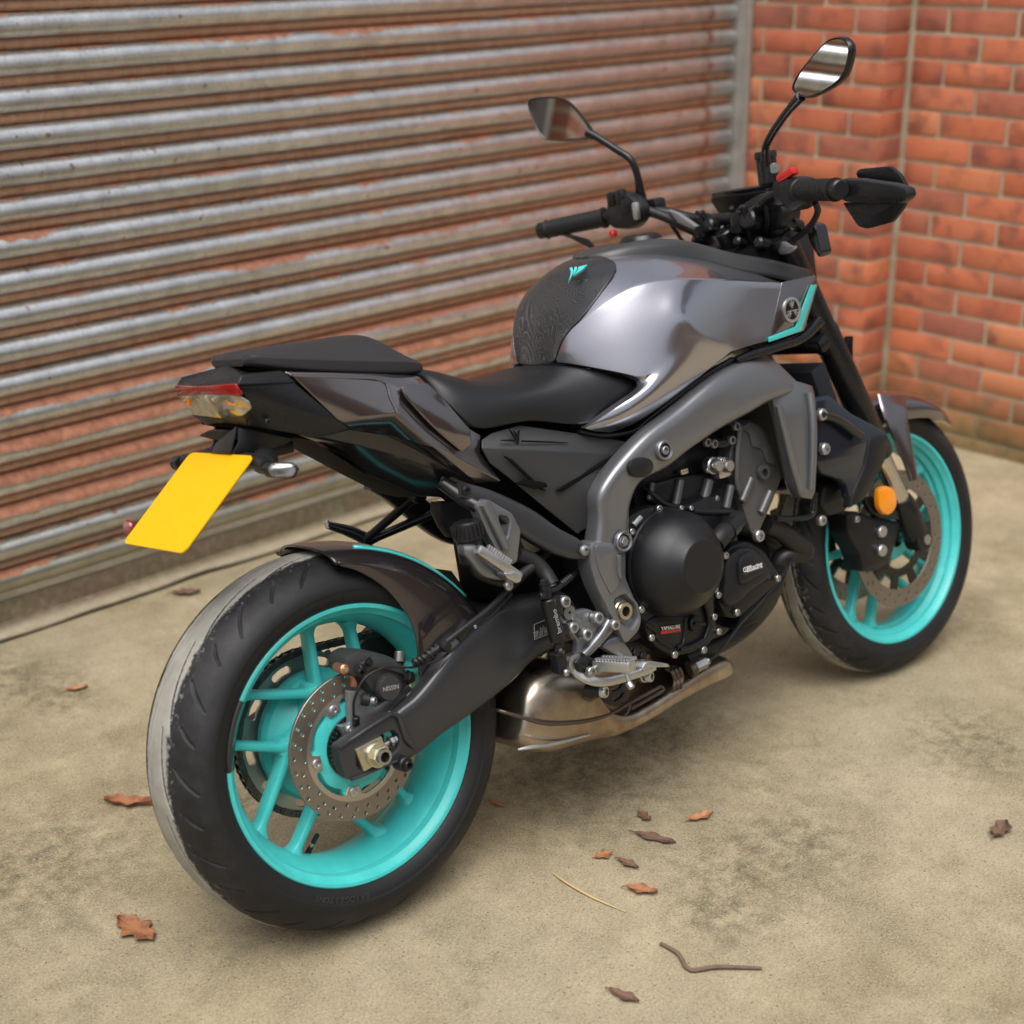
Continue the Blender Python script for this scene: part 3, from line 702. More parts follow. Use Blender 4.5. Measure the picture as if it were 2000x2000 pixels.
# carrier ring under the disc, tone wheel, disc bolts
car = []
for k in range(5):
    a = 112+72*k
    for da, r in ((-30,.076),(-15,.074),(-10,.082),(10,.082),(15,.074),(30,.076)): car.append(polar(RC, r, a+da, DY+.003))
plate(catmull(car, 3, True), .012, .002, [ring_hole(polar(RC, .0, 0, DY+.003), .048, 40)]).build('disc_carrier', 'teal', dr)
tone = [polar(RC, .054, 360*k/80, DY-.002) for k in range(80)]; th_ = []
for k in range(40):
    a = 9*k; th_.append([polar(RC, .051, a-2, DY-.002), polar(RC, .051, a+2, DY-.002), polar(RC, .0445, a+2, DY-.002), polar(RC, .0445, a-2, DY-.002)])
plate(tone, .003, .0004, th_+[ring_hole(polar(RC, 0, 0, DY-.002), .036, 40)], steps=1).build('tone_wheel', 'black_satin', dr)
def bolt_mesh(kind):
    if kind == 'socket':      # cap screw with hex socket, axis +z, radius 1
        mb = MB(); n = 24; pr = [(1,0),(1,.75),(.93,.9),(.84,1.0),(.68,1.0)]; vs = []
        for r, h in pr:
            for k in range(n): a = 2*math.pi*k/n; vs.append((r*math.cos(a), r*math.sin(a), h))
        o = len(vs)
        for h in (1.0, .15):
            for k in range(n):
                a = 2*math.pi*k/n; hx = .64*math.cos(math.pi/6)/math.cos((a % (math.pi/3))-math.pi/6); vs.append((hx*math.cos(a), hx*math.sin(a), h))
        fs = []
        for i in range(6):
            for k in range(n): l = (k+1) % n; fs.append((i*n+k, i*n+l, (i+1)*n+l, (i+1)*n+k))
        fs.append(tuple(range(6*n, 7*n))); mb.add(vs, fs); return mb
    if kind == 'hex':
        mb = MB(); vs = []; n = 24
        for r, h in ((1.25,0),(1.25,.12),(1.2,.16)):
            for k in range(n): a = 2*math.pi*k/n; vs.append((r*math.cos(a), r*math.sin(a), h))
        for h, q in ((.16,1),(.9,1),(1.0,.9)):
            for k in range(n):
                a = 2*math.pi*k/n; hx = q*math.cos(math.pi/6)/math.cos((a % (math.pi/3))-math.pi/6); vs.append((hx*math.cos(a), hx*math.sin(a), h))
        fs = []
        for i in range(5):
            for k in range(n): l = (k+1) % n; fs.append((i*n+k, i*n+l, (i+1)*n+l, (i+1)*n+k))
        fs.append(tuple(range(5*n, 6*n))); return mb.add(vs, fs)
    if kind == 'button':
        mb = MB(); vs = []; n = 24; pr = [(1,0),(1,.15),(.92,.35),(.7,.5),(.42,.55),(.38,.2)]
        for r, h in pr:
            for k in range(n): a = 2*math.pi*k/n; vs.append((r*math.cos(a), r*math.sin(a), h))
        fs = []
        for i in range(len(pr)-1):
            for k in range(n): l = (k+1) % n; fs.append((i*n+k, i*n+l, (i+1)*n+l, (i+1)*n+k))
        fs.append(tuple(range((len(pr)-1)*n, len(pr)*n))); return mb.add(vs, fs)
BOLT = {}
def bolt(p, r, parent, kind='socket', m='steel', d=(0,-1,0), name='bolt', h=1.):
    key = (kind, m)
    if key not in BOLT:
        o = bolt_mesh(kind).build(name, m, parent, 30); BOLT[key] = o.data
    else: o = link(name, BOLT[key], None, parent)
    o.location = Vector(p); o.rotation_euler = orient(d).to_euler(); o.scale = (r, r, r*h)
    return o
for k in range(5): bolt(polar(RC, .0755, 112+72*k, DY-.0005), .0085, dr, 'button', 'alu', name='disc_bolt', h=.7)
# sprocket and chain
SY = .060
sk = empty('chain_drive', (0,0,0), parent=bike)
so = []
NT_ = 45
for k in range(NT_*4):
    a = 360*k/(NT_*4); so.append(polar(RC, (.1405,.137,.1335,.137)[k % 4], a, SY))
sh_ = []
for k in range(10):
    a = 36*k
    sh_.append(fillet([polar(RC, .126, a-9, SY), polar(RC, .1275, a, SY), polar(RC, .126, a+9, SY), polar(RC, .112, a+9, SY), polar(RC, .1135, a, SY), polar(RC, .112, a-9, SY)], .006))
plate(so, .006, .0008, sh_+[ring_hole(polar(RC, 0, 0, SY), .085, 48)], steps=1).build('sprocket', 'sprocket_metal', sk)
# chain path: round the rear sprocket, forward to the front sprocket at (.60, .36)
FC = Vector((.575, 0, .365)); r1, r2_ = .140, .042; dvec = FC-RC; D = math.hypot(dvec.x, dvec.z); base = math.atan2(dvec.z, dvec.x); al = math.acos((r1-r2_)/D)
def pt(c, r, a): return Vector((c.x+r*math.cos(a), SY+.003, c.z+r*math.sin(a)))
path = [pt(RC, r1, base+al+(2*math.pi-2*al)*i/60) for i in range(61)]
path += [pt(FC, r2_, base-al+2*al*i/20) for i in range(0, 21)]
path.append(path[0])
def resample(P, step):
    out = [P[0]]; acc = 0
    for i in range(len(P)-1):
        a, b = P[i], P[i+1]; l = (b-a).length
        while l > 0 and acc+l >= step:
            a = a+(b-a)*((step-acc)/l); out.append(a); l = (b-a).length; acc = 0
        acc += l
    return out
ps = resample(path, .015875)
def link_mesh(outer_):
    mb = MB(); y = .0085 if outer_ else .0062
    for s in (1, -1):
        pts = []
        for k in range(24):
            a = 2*math.pi*k/24; pts.append(Vector((.0079*(1 if math.cos(a) > 0 else -1)+.0068*math.cos(a) if abs(math.cos(a)) > .35 else .0079*math.cos(a)/.35*.9, y*s, (.0068 if abs(math.cos(a)) > .35 else .0056)*math.sin(a))))
        p_ = plate(pts, .0016*(1), .0003, steps=1); mb.add(p_.v, p_.f)
    for x in (-.0079, .0079):
        c_ = cyl((x, -y-.0022 if outer_ else -y, 0), (x, y+.0022 if outer_ else y, 0), .0028 if outer_ else .0050, 10); mb.add(c_.v, c_.f)
    return mb
lm = [None, None]
for i in range(len(ps)-1):
    a, b = ps[i], ps[i+1]; k = i % 2
    if lm[k] is None: o = link_mesh(k).build('chain_link', 'chain_metal', sk, 35); lm[k] = o.data
    else: o = link('chain_link', lm[k], None, sk)
    o.location = (a+b)/2; o.rotation_euler = (0, -math.atan2(b.z-a.z, b.x-a.x), 0)
lathe([(.012,-.004),(.037,-.004),(.041,0),(.037,.004),(.012,.004)], 34, FC+Vector((0,SY+.003,0)), closed=True).build('front_sprocket', 'chain_metal', sk)

# ---- front wheel
fw = empty('front_wheel', (0,0,0), parent=bike); FCc = Vector((WB,0,RFW))
tyre([(0,.300),(.02,.2975),(.038,.290),(.051,.278),(.0585,.263),(.0600,.252),(.0585,.243),(.055,.235),(.052,.231),(.049,.226)], RFW, 560, 50, 15, FCc, 'tyre', 'front_tyre_rubber', fw)
rim('rim', .052, .232, .2, fw, FCc)
for k in range(5):
    va = 117+72*k
    for fa in (115-6.5+72*k, 115+44+72*k): spoke(FCc, .062, va+(0 if fa < va else 6), .2, fa, 0, 0, .008, .0075, .014, .012).build('spoke', 'teal', fw, 45)
lathe([(.02,-.055),(.045,-.05),(.06,-.02),(.07,0),(.06,.02),(.045,.05),(.02,.055)], 48, FCc).build('hub', 'teal', fw, 30)
for s in (-1, 1):
    y = .062*s
    outer = [polar(FCc, .149, 360*k/80, y) for k in range(80)]; hol = []
    for k in range(24): hol.append(ring_hole(polar(FCc, .139, 15*k, y), .0035, 8)); hol.append(ring_hole(polar(FCc, .126, 15*k+5, y), .0035, 8))
    hol.append([polar(FCc, .112, 360*k/48, y) for k in range(48)])
    plate(outer, .0045, .0005, hol, steps=1).build('front_disc', 'disc_steel', fw, 30)
    sp_ = []
    for k in range(10):
        for da, r in ((-18,.085),(-8,.085),(-6,.117),(6,.117),(8,.085)): sp_.append(polar(FCc, r, 36*k+da, y+.001*(1 if s < 0 else 1)))
    plate(sp_, .004, .0005, [ring_hole(polar(FCc, 0, 0, y), .066, 32)], steps=1).build('disc_carrier', 'black_satin', fw, 30)
# ================================================================== bodywork
def paint(name, base, flake=.55, rough=.32, coat=1.):
    N_ = NT(name); tc = N_.n('TexCoord').outputs['Object']
    f = N_.noise(tc, 2600, 2, .5); N_.col(N_.mix(N_.ramp(f, .35, .68), tuple(c*.82 for c in base), tuple(min(1, c*1.22) for c in base)))
    b = N_.b; b.inputs['Metallic'].default_value = flake; b.inputs['Roughness'].default_value = rough
    b.inputs['Coat Weight'].default_value = coat; b.inputs['Coat Roughness'].default_value = .045; b.inputs['Coat IOR'].default_value = 1.5
    lw = N_.n('LayerWeight', iBlend=.35)
paint('tank_paint', (.40,.395,.445), .92, .22)
paint('tail_paint', (.19,.168,.178), .92, .18)
def grid(rows, mirror=False, close=False):
    mb = MB(); nr, nc = len(rows), len(rows[0])
    mb.v = [tuple(p) for r in rows for p in r]
    for i in range(nr-1):
        for j in range(nc-1): mb.f.append((i*nc+j, i*nc+j+1, (i+1)*nc+j+1, (i+1)*nc+j))
    return mb.both() if mirror else mb
def crease(o, pred, val=.8):
    """sharpen subdivision along edges whose both ends satisfy pred(co)"""
    me = o.data; at = me.attributes.get('crease_edge') or me.attributes.new('crease_edge', 'FLOAT', 'EDGE')
    for e in me.edges:
        if pred(me.vertices[e.vertices[0]].co, me.vertices[e.vertices[1]].co): at.data[e.index].value = val
def nearset(pts, tol=.002):
    pts = [Vector(p) for p in pts]; pts += [Vector((p.x, -p.y, p.z)) for p in pts]
    return lambda a, b: min((a-p).length for p in pts) < tol and min((b-p).length for p in pts) < tol
def sharp(o, pred):
    me = o.data; at = me.attributes.get('sharp_edge') or me.attributes.new('sharp_edge', 'BOOLEAN', 'EDGE')
    for e in me.edges:
        if pred(me.vertices[e.vertices[0]].co, me.vertices[e.vertices[1]].co): at.data[e.index].value = True
def solid(o, t, off=-1, bev=0.):
    md = o.modifiers.new('thickness', 'SOLIDIFY'); md.thickness = t; md.offset = off; md.use_even_offset = False
    if bev: b = o.modifiers.new('bevel', 'BEVEL'); b.width = bev; b.segments = 2; b.limit_method = 'ANGLE'; b.angle_limit = R_(20)
    return o
def facets(win, V, faces, name, m, parent, t=.004, bev=.0012, mirror=True, angle=20):
    """panel of flat facets from traced corner points (x, y, lateral)"""
    keys = list(V); P = [V[k] if isinstance(V[k], Vector) else L(*px(win, V[k][0], V[k][1]), V[k][2]) for k in keys]
    mb = MB().add(P, [[keys.index(q) for q in f] for f in faces])
    bm = bmesh.new(); me = bpy.data.meshes.new('t'); me.from_pydata(mb.v, [], mb.f); bm.from_mesh(me); bmesh.ops.recalc_face_normals(bm, faces=bm.faces)
    bm.faces.ensure_lookup_table()
    if sum(f.normal.y*f.calc_area() for f in bm.faces) > 0: bmesh.ops.reverse_faces(bm, faces=bm.faces)
    bm.verts.index_update(); mb = MB().add([v.co for v in bm.verts], [[v.index for v in f.verts] for f in bm.faces]); bm.free(); bpy.data.meshes.remove(me)
    out = []
    for s in ((1, -1) if mirror else (1,)):
        m2 = mb if s > 0 else mb.mirror(); o = m2.build(name, m, parent, angle); solid(o, t, -1, bev); out.append(o)
    return out

# ---- tank
tank = empty('fuel_tank', parent=bike)
V_ = Vector
r0 = [V_((.545,0,.838)),V_((.562,0,.900)),V_((.598,0,.957)),V_((.645,0,1.000)),V_((.722,0,1.020)),V_((.80,0,1.020)),V_((.90,0,1.004)),V_((1.0,0,.975))]
r05= [V_((.547,-.022,.838)),V_((.564,-.026,.899)),V_((.600,-.040,.954)),V_((.646,-.05,.996)),V_((.720,-.055,1.015)),V_((.80,-.06,1.014)),V_((.90,-.06,.998)),V_((1.0,-.06,.968))]
r1 = [V_((.552,-.040,.841)),V_((.566,-.047,.895)),V_((.600,-.070,.941)),V_((.641,-.088,.978)),V_((.708,-.101,.998)),V_((.79,-.110,.994)),V_((.895,-.116,.972)),V_((1.0,-.12,.942))]
r15= [V_((.556,-.051,.846)),V_((.568,-.059,.888)),V_((.590,-.088,.922)),V_((.630,-.118,.953)),V_((.692,-.142,.978)),V_((.778,-.156,.968)),V_((.89,-.162,.946)),V_((1.0,-.168,.920))]
r2 = [V_((.552,-.055,.850))]+T('F', [(378,662,-.066),(480,580,-.097),(620,487,-.133),(790,378,-.167),(1000,373,-.187),(1250,379,-.193),(1490,392,-.203)])
r3 = [V_((.553,-.056,.848))]+T('F', [(385,705,-.076),(510,650,-.113),(660,600,-.156),(840,520,-.190),(950,535,-.207),(1240,540,-.193),(1470,530,-.203)])
r4 = [V_((.553,-.056,.844))]+T('F', [(400,795,-.074),(530,818,-.118),(690,848,-.160),(845,893,-.190),(1060,655,-.208),(1238,735,-.198),(1428,682,-.203)])
for i in range(1, 5): r3[i] = (r2[i]+r4[i])/2+V_((-.002,-.0045,.0))
rows = [r0, r05, r1, r15, r2, r3, r4]
tk = grid(rows)
wing = [[r4[4], r4[5], r4[6]],
        T('F', [(712,980,-.180),(905,900,-.203),(1068,872,-.190)]),
        T('F', [(610,1050,-.170),(735,1055,-.189),(860,1035,-.177)]),
        T('F', [(545,1096,-.160),(620,1115,-.171),(720,1118,-.163)]),
        T('F', [(498,1124,-.152),(540,1140,-.153),(620,1146,-.149)])]
wg = grid(wing); tk.add(wg.v, [tuple(reversed(f)) for f in wg.f])
lip = [r4[7], r4[6], wing[1][2], wing[2][2], wing[3][2], wing[4][2]]
lg = grid([lip, [p+V_((-.004,.022,-.006)) for p in lip]]); tk.add(lg.v, lg.f)
seatlip = [r4[0], r4[1], r4[2], r4[3], r4[4], wing[1][0], wing[2][0], wing[3][0], wing[4][0]]
lg = grid([[p+V_((0,.02,0)) for p in seatlip], seatlip]); tk.add(lg.v, lg.f)
o = tk.both().build('tank_shell', 'tank_paint', tank, 60, 3, fix=True)
crease(o, nearset(r2), .95); crease(o, nearset(lip), .8); crease(o, nearset(seatlip[:5]), .6); crease(o, nearset(seatlip[5:]), .6); crease(o, nearset([r3[5], r4[5], r4[6]]), .7); crease(o, nearset([r2[5], r3[5]]), .35); sharp(o, nearset(r2))
# front cheek panels with turquoise edge stripe and round emblem
ch = dict(a=(1488,390,-.2035), b=(1655,352,-.198), c=(1672,392,-.197), d=(1600,635,-.199), e=(1420,690,-.203), f=(1560,560,-.202))
facets('F', ch, [('a','b','c','d','e')], 'cheek_panel', 'tail_paint', tank, .006, .002, True, 40)
for s in (0, 1):
    mb = slab('F', [(1636,402,-.2025),(1664,402,-.2015),(1585,636,-.2035),(1425,690,-.2075),(1420,668,-.2075),(1558,612,-.2045)], None, .003, .0008)
    (mb if s == 0 else mb.mirror()).build('edge_stripe', 'teal_gloss', tank)
ec = L(*px('F', 1540, 528), -.206)
for s in (1, -1):
    e_ = plate([V_((ec.x+.024*math.cos(a), -.2065, ec.z+.024*math.sin(a))) for a in [2*math.pi*k/40 for k in range(40)]], .004, .001, [[V_((ec.x+.0185*math.cos(a), -.2065, ec.z+.0185*math.sin(a))) for a in [2*math.pi*k/40 for k in range(40)]]])
    for k in range(3):
        a = R_(90+120*k); d_ = V_((math.cos(a), 0, math.sin(a))); n_ = V_((-d_.z, 0, d_.x)); q = V_((ec.x, -.2065, ec.z))
        b_ = plate([q+d_*.003-n_*.0014, q+d_*.019-n_*.0014, q+d_*.019+n_*.0014, q+d_*.003+n_*.0014], .004, .0004); e_.add(b_.v, b_.f)
        for sg in (-1, 1):
            b_ = plate([q+d_*.008+n_*sg*.0014, q+d_*.015+n_*sg*.005, q+d_*.015+n_*sg*.0068, q+d_*.006+n_*sg*.0032], .004, .0003); e_.add(b_.v, b_.f)
    (e_ if s > 0 else e_.mirror()).build('emblem', 'alu', tank, 30)
    d_ = cyl((ec.x, -.2045, ec.z), (ec.x, -.199, ec.z), .0235, 32); (d_ if s > 0 else d_.mirror()).build('emblem_disc', 'black_gloss', tank)
# black trim under the cheek and along the tank foot
for s in (1, -1):
    mb = beam('F', [(1250,770,1265,800,-.195,.02),(1330,735,1345,775,-.200,.02),(1440,700,1450,745,-.203,.02),(1590,648,1600,690,-.200,.02),(1670,560,1700,600,-.196,.02)], 16, 3)
    (mb if s > 0 else mb.mirror()).build('lower_trim', 'black_satin', tank, 40)
    mb = beam('F', [(470,1130,470,1150,-.140,.012),(600,1150,600,1172,-.146,.012),(740,1128,745,1152,-.152,.012),(800,1080,815,1100,-.155,.012),(930,975,945,995,-.170,.012),(1080,860,1095,880,-.178,.012),(1240,765,1250,785,-.186,.012)], 14, 3)
    (mb if s > 0 else mb.mirror()).build('foot_trim', 'black_plastic', tank, 40)
# top cover strip (satin), rider side of the fuel cap
cov = []
for x, z, wv in ((.690,1.018,.02),(.705,1.024,.055),(.76,1.031,.078),(.84,1.030,.090),(.90,1.014,.098),(.945,.990,.123),(.985,.975,.140),(1.06,.955,.152),(1.145,.925,.152)):
    cov.append([V_((x, -wv-.004, z-.042)), V_((x, -wv, z-.010)), V_((x, -wv+.012, z-.002)), V_((x, -wv*.55, z)), V_((x, 0, z-.004))])
o = grid(cov, True).build('top_cover', 'cover_grey' if 'cover_grey' in MATS else mat('cover_grey', (.05,.05,.053), .38, metal=.3), tank, 50, 2, fix=True); solid(o, .004)
lathe([(.0,.012),(.026,.012),(.036,.009),(.040,.003),(.041,0)], 40, (.845,0,1.027), 'z').build('fuel_cap', 'black_satin', tank)
# tank pad: same surface, lifted a little
def lift(rows, d, c=V_((.72,0,.86))): return [[p+(p-c).normalized()*d for p in r] for r in rows]
def lerp_rows(a, b, t): return [p.lerp(q, t) for p, q in zip(a, b)]
_e = [r2[0], r2[1].copy(), r15[2].lerp(r2[2], .9), r1[3].lerp(r15[3], .8), r1[3].lerp(r1[4], .5).lerp(r15[3].lerp(r15[4], .5), .35)]
pad_rows = lift([[r[i] for i in (0,1,2,3)]+[r[3].lerp(r[4], .75)] for r in (r0, r05, r1)]+[[a_.lerp(b_, .55) for a_, b_ in zip(r1[:4]+[r1[3].lerp(r1[4], .5)], _e)], _e], .0035)
N_ = NT('tank_pad'); tc = N_.n('TexCoord').outputs['Object']
dist = N_.noise(tc, 11, 3, .5); ph = N_.math('ADD', N_.math('MULTIPLY', N_.n('SeparateXYZ', iVector=tc).outputs[0], 150.), N_.math('MULTIPLY', dist, 26.))
ph = N_.math('ADD', ph, N_.math('MULTIPLY', N_.math('ABSOLUTE', N_.n('SeparateXYZ', iVector=tc).outputs[1]), 90.))
ln_ = N_.ramp(N_.math('ABSOLUTE', N_.math('SUBTRACT', N_.math('FRACT', ph), .5)), .40, .47)
N_.col(N_.mix(ln_, (.012,.012,.014), (.055,.055,.06))); N_.b.inputs['Roughness'].default_value = .3; N_.b.inputs['Coat Weight'].default_value = .4; N_.bump(ln_, .3, .0006)
o = grid(pad_rows, True).build('tank_pad', 'tank_pad', tank, 60, 3, fix=True); solid(o, .002)

# ---- rider seat
seat = empty('seat', parent=bike)
def srow(l): return [V_(p) for p in l]
# stations from the rear edge forward; rows from the lower edge to the middle
ST = [ # x_low,y_low,z_low | x_side,y,z | x_shoulder,y,z | x_mid,y,z | x_centre,z
 [(.246,-.055,.868),(.246,-.052,.874),(.247,-.045,.882),(.250,-.025,.886),(.252,0,.887)],
 [(.252,-.098,.848),(.255,-.094,.864),(.262,-.078,.880),(.268,-.04,.887),(.270,0,.888)],
 [(.268,-.120,.817),(.276,-.118,.840),(.292,-.100,.862),(.305,-.055,.873),(.308,0,.875)],
 [(.288,-.131,.780),(.305,-.131,.808),(.328,-.118,.838),(.345,-.07,.852),(.350,0,.854)],
 [(.325,-.133,.771),(.342,-.136,.796),(.366,-.128,.822),(.385,-.08,.839),(.392,0,.842)],
 [(.388,-.133,.772),(.400,-.137,.792),(.425,-.131,.815),(.445,-.085,.833),(.450,0,.837)],
 [(.440,-.135,.763),(.450,-.139,.785),(.475,-.131,.812),(.495,-.085,.834),(.500,0,.840)],
 [(.515,-.143,.734),(.520,-.147,.766),(.535,-.131,.812),(.530,-.085,.842),(.525,0,.845)],
 [(.596,-.147,.750),(.594,-.149,.772),(.592,-.140,.810),(.570,-.10,.838),(.560,0,.840)],
 [(.660,-.150,.775),(.660,-.150,.780),(.655,-.147,.795),(.620,-.11,.815),(.60,0,.82)]]
o = grid([[V_(p) for p in r] for r in ST], True).build('seat_cushion', 'seat_vinyl', seat, 60, 3, fix=True)
solid(o, .01)
# ---- pillion pad
PT = []
for x, hw, zb, ze, zc in ((-.060,.052,.949,.958,.959),(-.052,.070,.948,.966,.969),(-.035,.086,.940,.959,.971),(.06,.099,.914,.938,.966),(.15,.104,.896,.920,.963),(.192,.105,.888,.912,.960),(.226,.099,.884,.905,.929),(.243,.088,.884,.899,.911),(.250,.075,.884,.893,.898)):
    PT.append([V_((x, -hw+.007, zb-.001)), V_((x, -hw, zb+.003)), V_((x, -hw-.001, ze-.003)), V_((x, -hw+.009, ze+.002)), V_((x, -hw*.62, ze+(zc-ze)*.52)), V_((x, -hw*.28, ze+(zc-ze)*.93)), V_((x, 0, zc))])
ps_ = PT
o = grid(ps_, True).build('pillion_pad', 'pad_vinyl', seat, 60, 2, fix=True)
crease(o, nearset([r[3] for r in ps_]), .75); crease(o, nearset([r[2] for r in ps_]), .6); crease(o, nearset([r[1] for r in ps_]), .5)
for k in (0, -1):
    e_ = [p for p in ps_[k]]; ring = e_+[V_((p.x, -p.y, p.z)) for p in reversed(e_[:-1])]
    if k == 0: MB().add(ring, [tuple(range(len(ring)))]).build('pad_end', 'pad_vinyl', seat)
# ---- tail panels
tail = empty('tail_section', parent=bike)
TV = dict(a=(858,303,-.096), b=(1130,307,-.104), c=(1300,312,-.108), c2=(1478,321,-.104), e=(1322,345,-.121), a2=(900,325,-.102), d=(1392,500,-.138), f=(1112,532,-.106), g=(1172,574,-.100),
          s1=(1500,330,-.108), m1=(1405,380,-.132), s2=(1620,455,-.128), s3=(1740,578,-.136), s4=(1786,604,-.130), s5=(1782,690,-.137), j=(1884,822,-.137), k=(1752,832,-.124), l=(1480,672,-.108), l2=(1330,598,-.103), n=(1560,655,-.141), n2=(1735,800,-.134))
facets('H', TV, [('a','b','c','e','a2'),('a2','e','d','f'),('f','d','g'),('c','c2','s1','m1','e'),('e','m1','d'),('d','m1','n'),('m1','s1','s2'),('m1','s2','s3','n'),('s3','s4','s5','n'),('n','s5','j'),('n','j','k','n2'),('d','n','l2','g'),('n','n2','l','l2'),('n2','k','l')],
       'side_panel', 'tail_paint', tail, .004, .0016)
# raised blade in front of the panel
facets('H', dict(a=(1412,378,-.142), b=(1440,362,-.140), c=(1535,358,-.136), d=(1600,420,-.138), e=(1738,580,-.146), f=(1742,650,-.147), g=(1700,682,-.147), h=(1560,560,-.149), i=(1435,425,-.146)),
       [('a','b','c','d','i'),('i','d','e','h'),('h','e','f','g')], 'panel_blade', 'tail_paint', tail, .006, .002)
for s in (1, -1):
    for pts, r_ in (([(895,322,-.1035),(1130,331,-.112),(1318,345,-.1225),(1360,430,-.132),(1393,502,-.1395)], .0022), ([(1393,502,-.1395),(1470,575,-.1415),(1560,655,-.1425),(1735,800,-.1355)], .0013), ([(1414,380,-.1445),(1440,428,-.1475),(1560,562,-.1500),(1700,683,-.1485)], .0016)):
        mb = tube(T('H', pts), r_, 8, 5); (mb if s > 0 else mb.mirror()).build('panel_crease', 'tail_paint', tail)
    for u, v, y in ((780,542,-.094),(1608,812,-.108),(1722,862,-.112)):
        p_ = L(*px('H', u, v), y); bolt(V_((p_.x, p_.y*s, p_.z)), .006, tail, 'button', 'black_satin', d=(0,-s,0), name='panel_screw')
# black rear sides and belly
facets('H', dict(a=(640,362,-.092), b=(905,355,-.102), c=(1112,532,-.104), d=(1172,576,-.098), e=(1035,610,-.090), f=(920,600,-.086), g=(690,560,-.078), h=(700,480,-.090), i=(660,395,-.094), n=(900,480,-.101)),
       [('a','b','n','i'),('b','c','n'),('i','n','h'),('h','n','f','g'),('n','c','e','f'),('c','d','e')], 'rear_side', 'black_satin', tail, .004, .0015)
facets('H', dict(a=(920,602,-.085), b=(1035,612,-.088), c=(1172,578,-.097), d=(1345,605,-.102), e=(1490,678,-.108), f=(1750,832,-.122), g=(1722,905,-.090), h=(1490,892,-.060), i=(1250,790,-.045), j=(1130,700,-.045), k=(1000,632,-.060), m=(1400,700,-.090), n=(1200,650,-.08)),
       [('a','b','n','k'),('b','c','d','n'),('d','e','m','n'),('e','f','g','m'),('k','n','j'),('n','m','i','j'),('m','g','h','i')], 'belly_panel', 'black_gloss', tail, .004, .0015)
# belly closing between both sides
BL = [T('H', [(575,552,-.004),(690,562,-.070),(1000,634,-.058),(1250,792,-.043),(1490,894,-.058)])]
BL.append([V_((p.x, 0, p.z-.004)) for p in BL[0]])
grid(BL, True).build('belly_floor', 'black_void', tail, 40, fix=True)
# top cover under the pad: the tail is cut off square behind
tc1 = L(*px('H', 448, 372), 0.); tc2 = V_((-.062,0,.951))
facets('H', dict(d=(850,300,-.097), e=(915,354,-.103), f=(640,363,-.103), h=(655,322,-.100), m=tc2, n=tc1+V_((0,0,.002)), o=V_((-.02,0,.935))),
       [('f','e','d','h'),('n','f','h','m'),('h','d','o','m')], 'tail_cover', 'black_plastic', tail, .004, .0015)
tp = MB().add([(-.05,-.07,.944),(.24,-.10,.88),(.24,.10,.88),(-.05,.07,.944)], [(0,1,2,3)]); tp.build('pad_tray', 'black_plastic', tail)
# tail lamp
lamp = empty('tail_lamp', parent=bike)
mat('smoked_lens', (.36,.34,.29), .16, metal=.55, coat=1, coat_rough=.02, var=.55, vscale=38)
n1 = tc1; n2 = L(*px('H', 462, 409), 0.); n3 = L(*px('H', 560, 525), 0.); n4 = L(*px('H', 512, 460), 0.)
facets('H', dict(c=(628,363,-.102), d=(667,412,-.104), e=(640,421,-.102), m=n1, n=n2), [('m','c','e','n'),('c','d','e')], 'red_lens', 'red_lens', lamp, .008, .0015)
facets('H', dict(a=n2+V_((.001,0,-.001)), b=(640,421,-.100), c=(690,450,-.102), d=(702,480,-.099), e=(662,512,-.084), f=n3, g=n4, m=(610,470,-.07)),
       [('a','b','m','g'),('b','c','d','m'),('m','d','e'),('g','m','e','f')], 'clear_lens', 'smoked_lens', lamp, .004, .001)
_A, _B, _C = n2, L(*px('H', 640, 421), -.093), L(*px('H', 610, 470), -.07)
am = [onplane('H', u, v, _A, _B, _C, .001) for u, v in ((565,422),(636,425),(622,462),(598,462))]
for s_ in (1, -1):
    q_ = [V_((p.x, p.y*s_, p.z)) for p in am]; MB().add(q_+[p+V_((.004,0,0)) for p in q_], [(0,1,2,3),(7,6,5,4),(0,4,5,1),(1,5,6,2),(2,6,7,3),(3,7,4,0)]).build('amber_lens', 'orange_lens', lamp, fix=True)
facets('H', dict(b=(662,512,-.085), c=(702,482,-.095), d=(712,505,-.092), e=(690,562,-.070), f=L(*px('H', 575, 550), 0.), g=n3), [('g','b','e','f'),('b','c','d','e')], 'lamp_base', 'black_plastic', lamp, .004, .001)
# number plate on its hanger
ph_ = empty('plate_hanger', parent=bike)
pn = [V_((-.100,-.105,.818)), V_((-.100,.105,.818)), V_((-.243,.105,.703)), V_((-.243,-.105,.703))]
pc = sum(pn, V_())/4
pu = V_((0,1,0)); pv = (pn[0]-pn[3]).normalized(); pw = pu.cross(pv); hw, hh = .105, (pn[0]-pn[3]).length/2
lp = []
for sx, sy, a0 in ((1,1,0),(-1,1,90),(-1,-1,180),(1,-1,270)):
    for k in range(6):
        a = R_(a0+18*k); lp.append((sx*(hw-.012)+.012*math.cos(a), sy*(hh-.012)+.012*math.sin(a)))
mb = MB(); n = len(lp)
for d in (0, .0022): mb.v += [tuple(pc+pu*u+pv*v+pw*d) for u, v in lp]
mb.f = [tuple(range(n)), tuple(range(2*n-1, n-1, -1))]+[(i, n+i, n+(i+1) % n, (i+1) % n) for i in range(n)]
mb.build('number_plate', 'plate_yellow', ph_, fix=True)
bk = MB(); sgn = 1 if pw.x > 0 else -1
for d in (.004*sgn, .010*sgn): bk.v += [tuple(pc+pu*u*.86+pv*(v*.8)+pw*d) for u, v in lp]
bk.f = mb.f; bk.build('plate_back', 'black_plastic', ph_, fix=True)
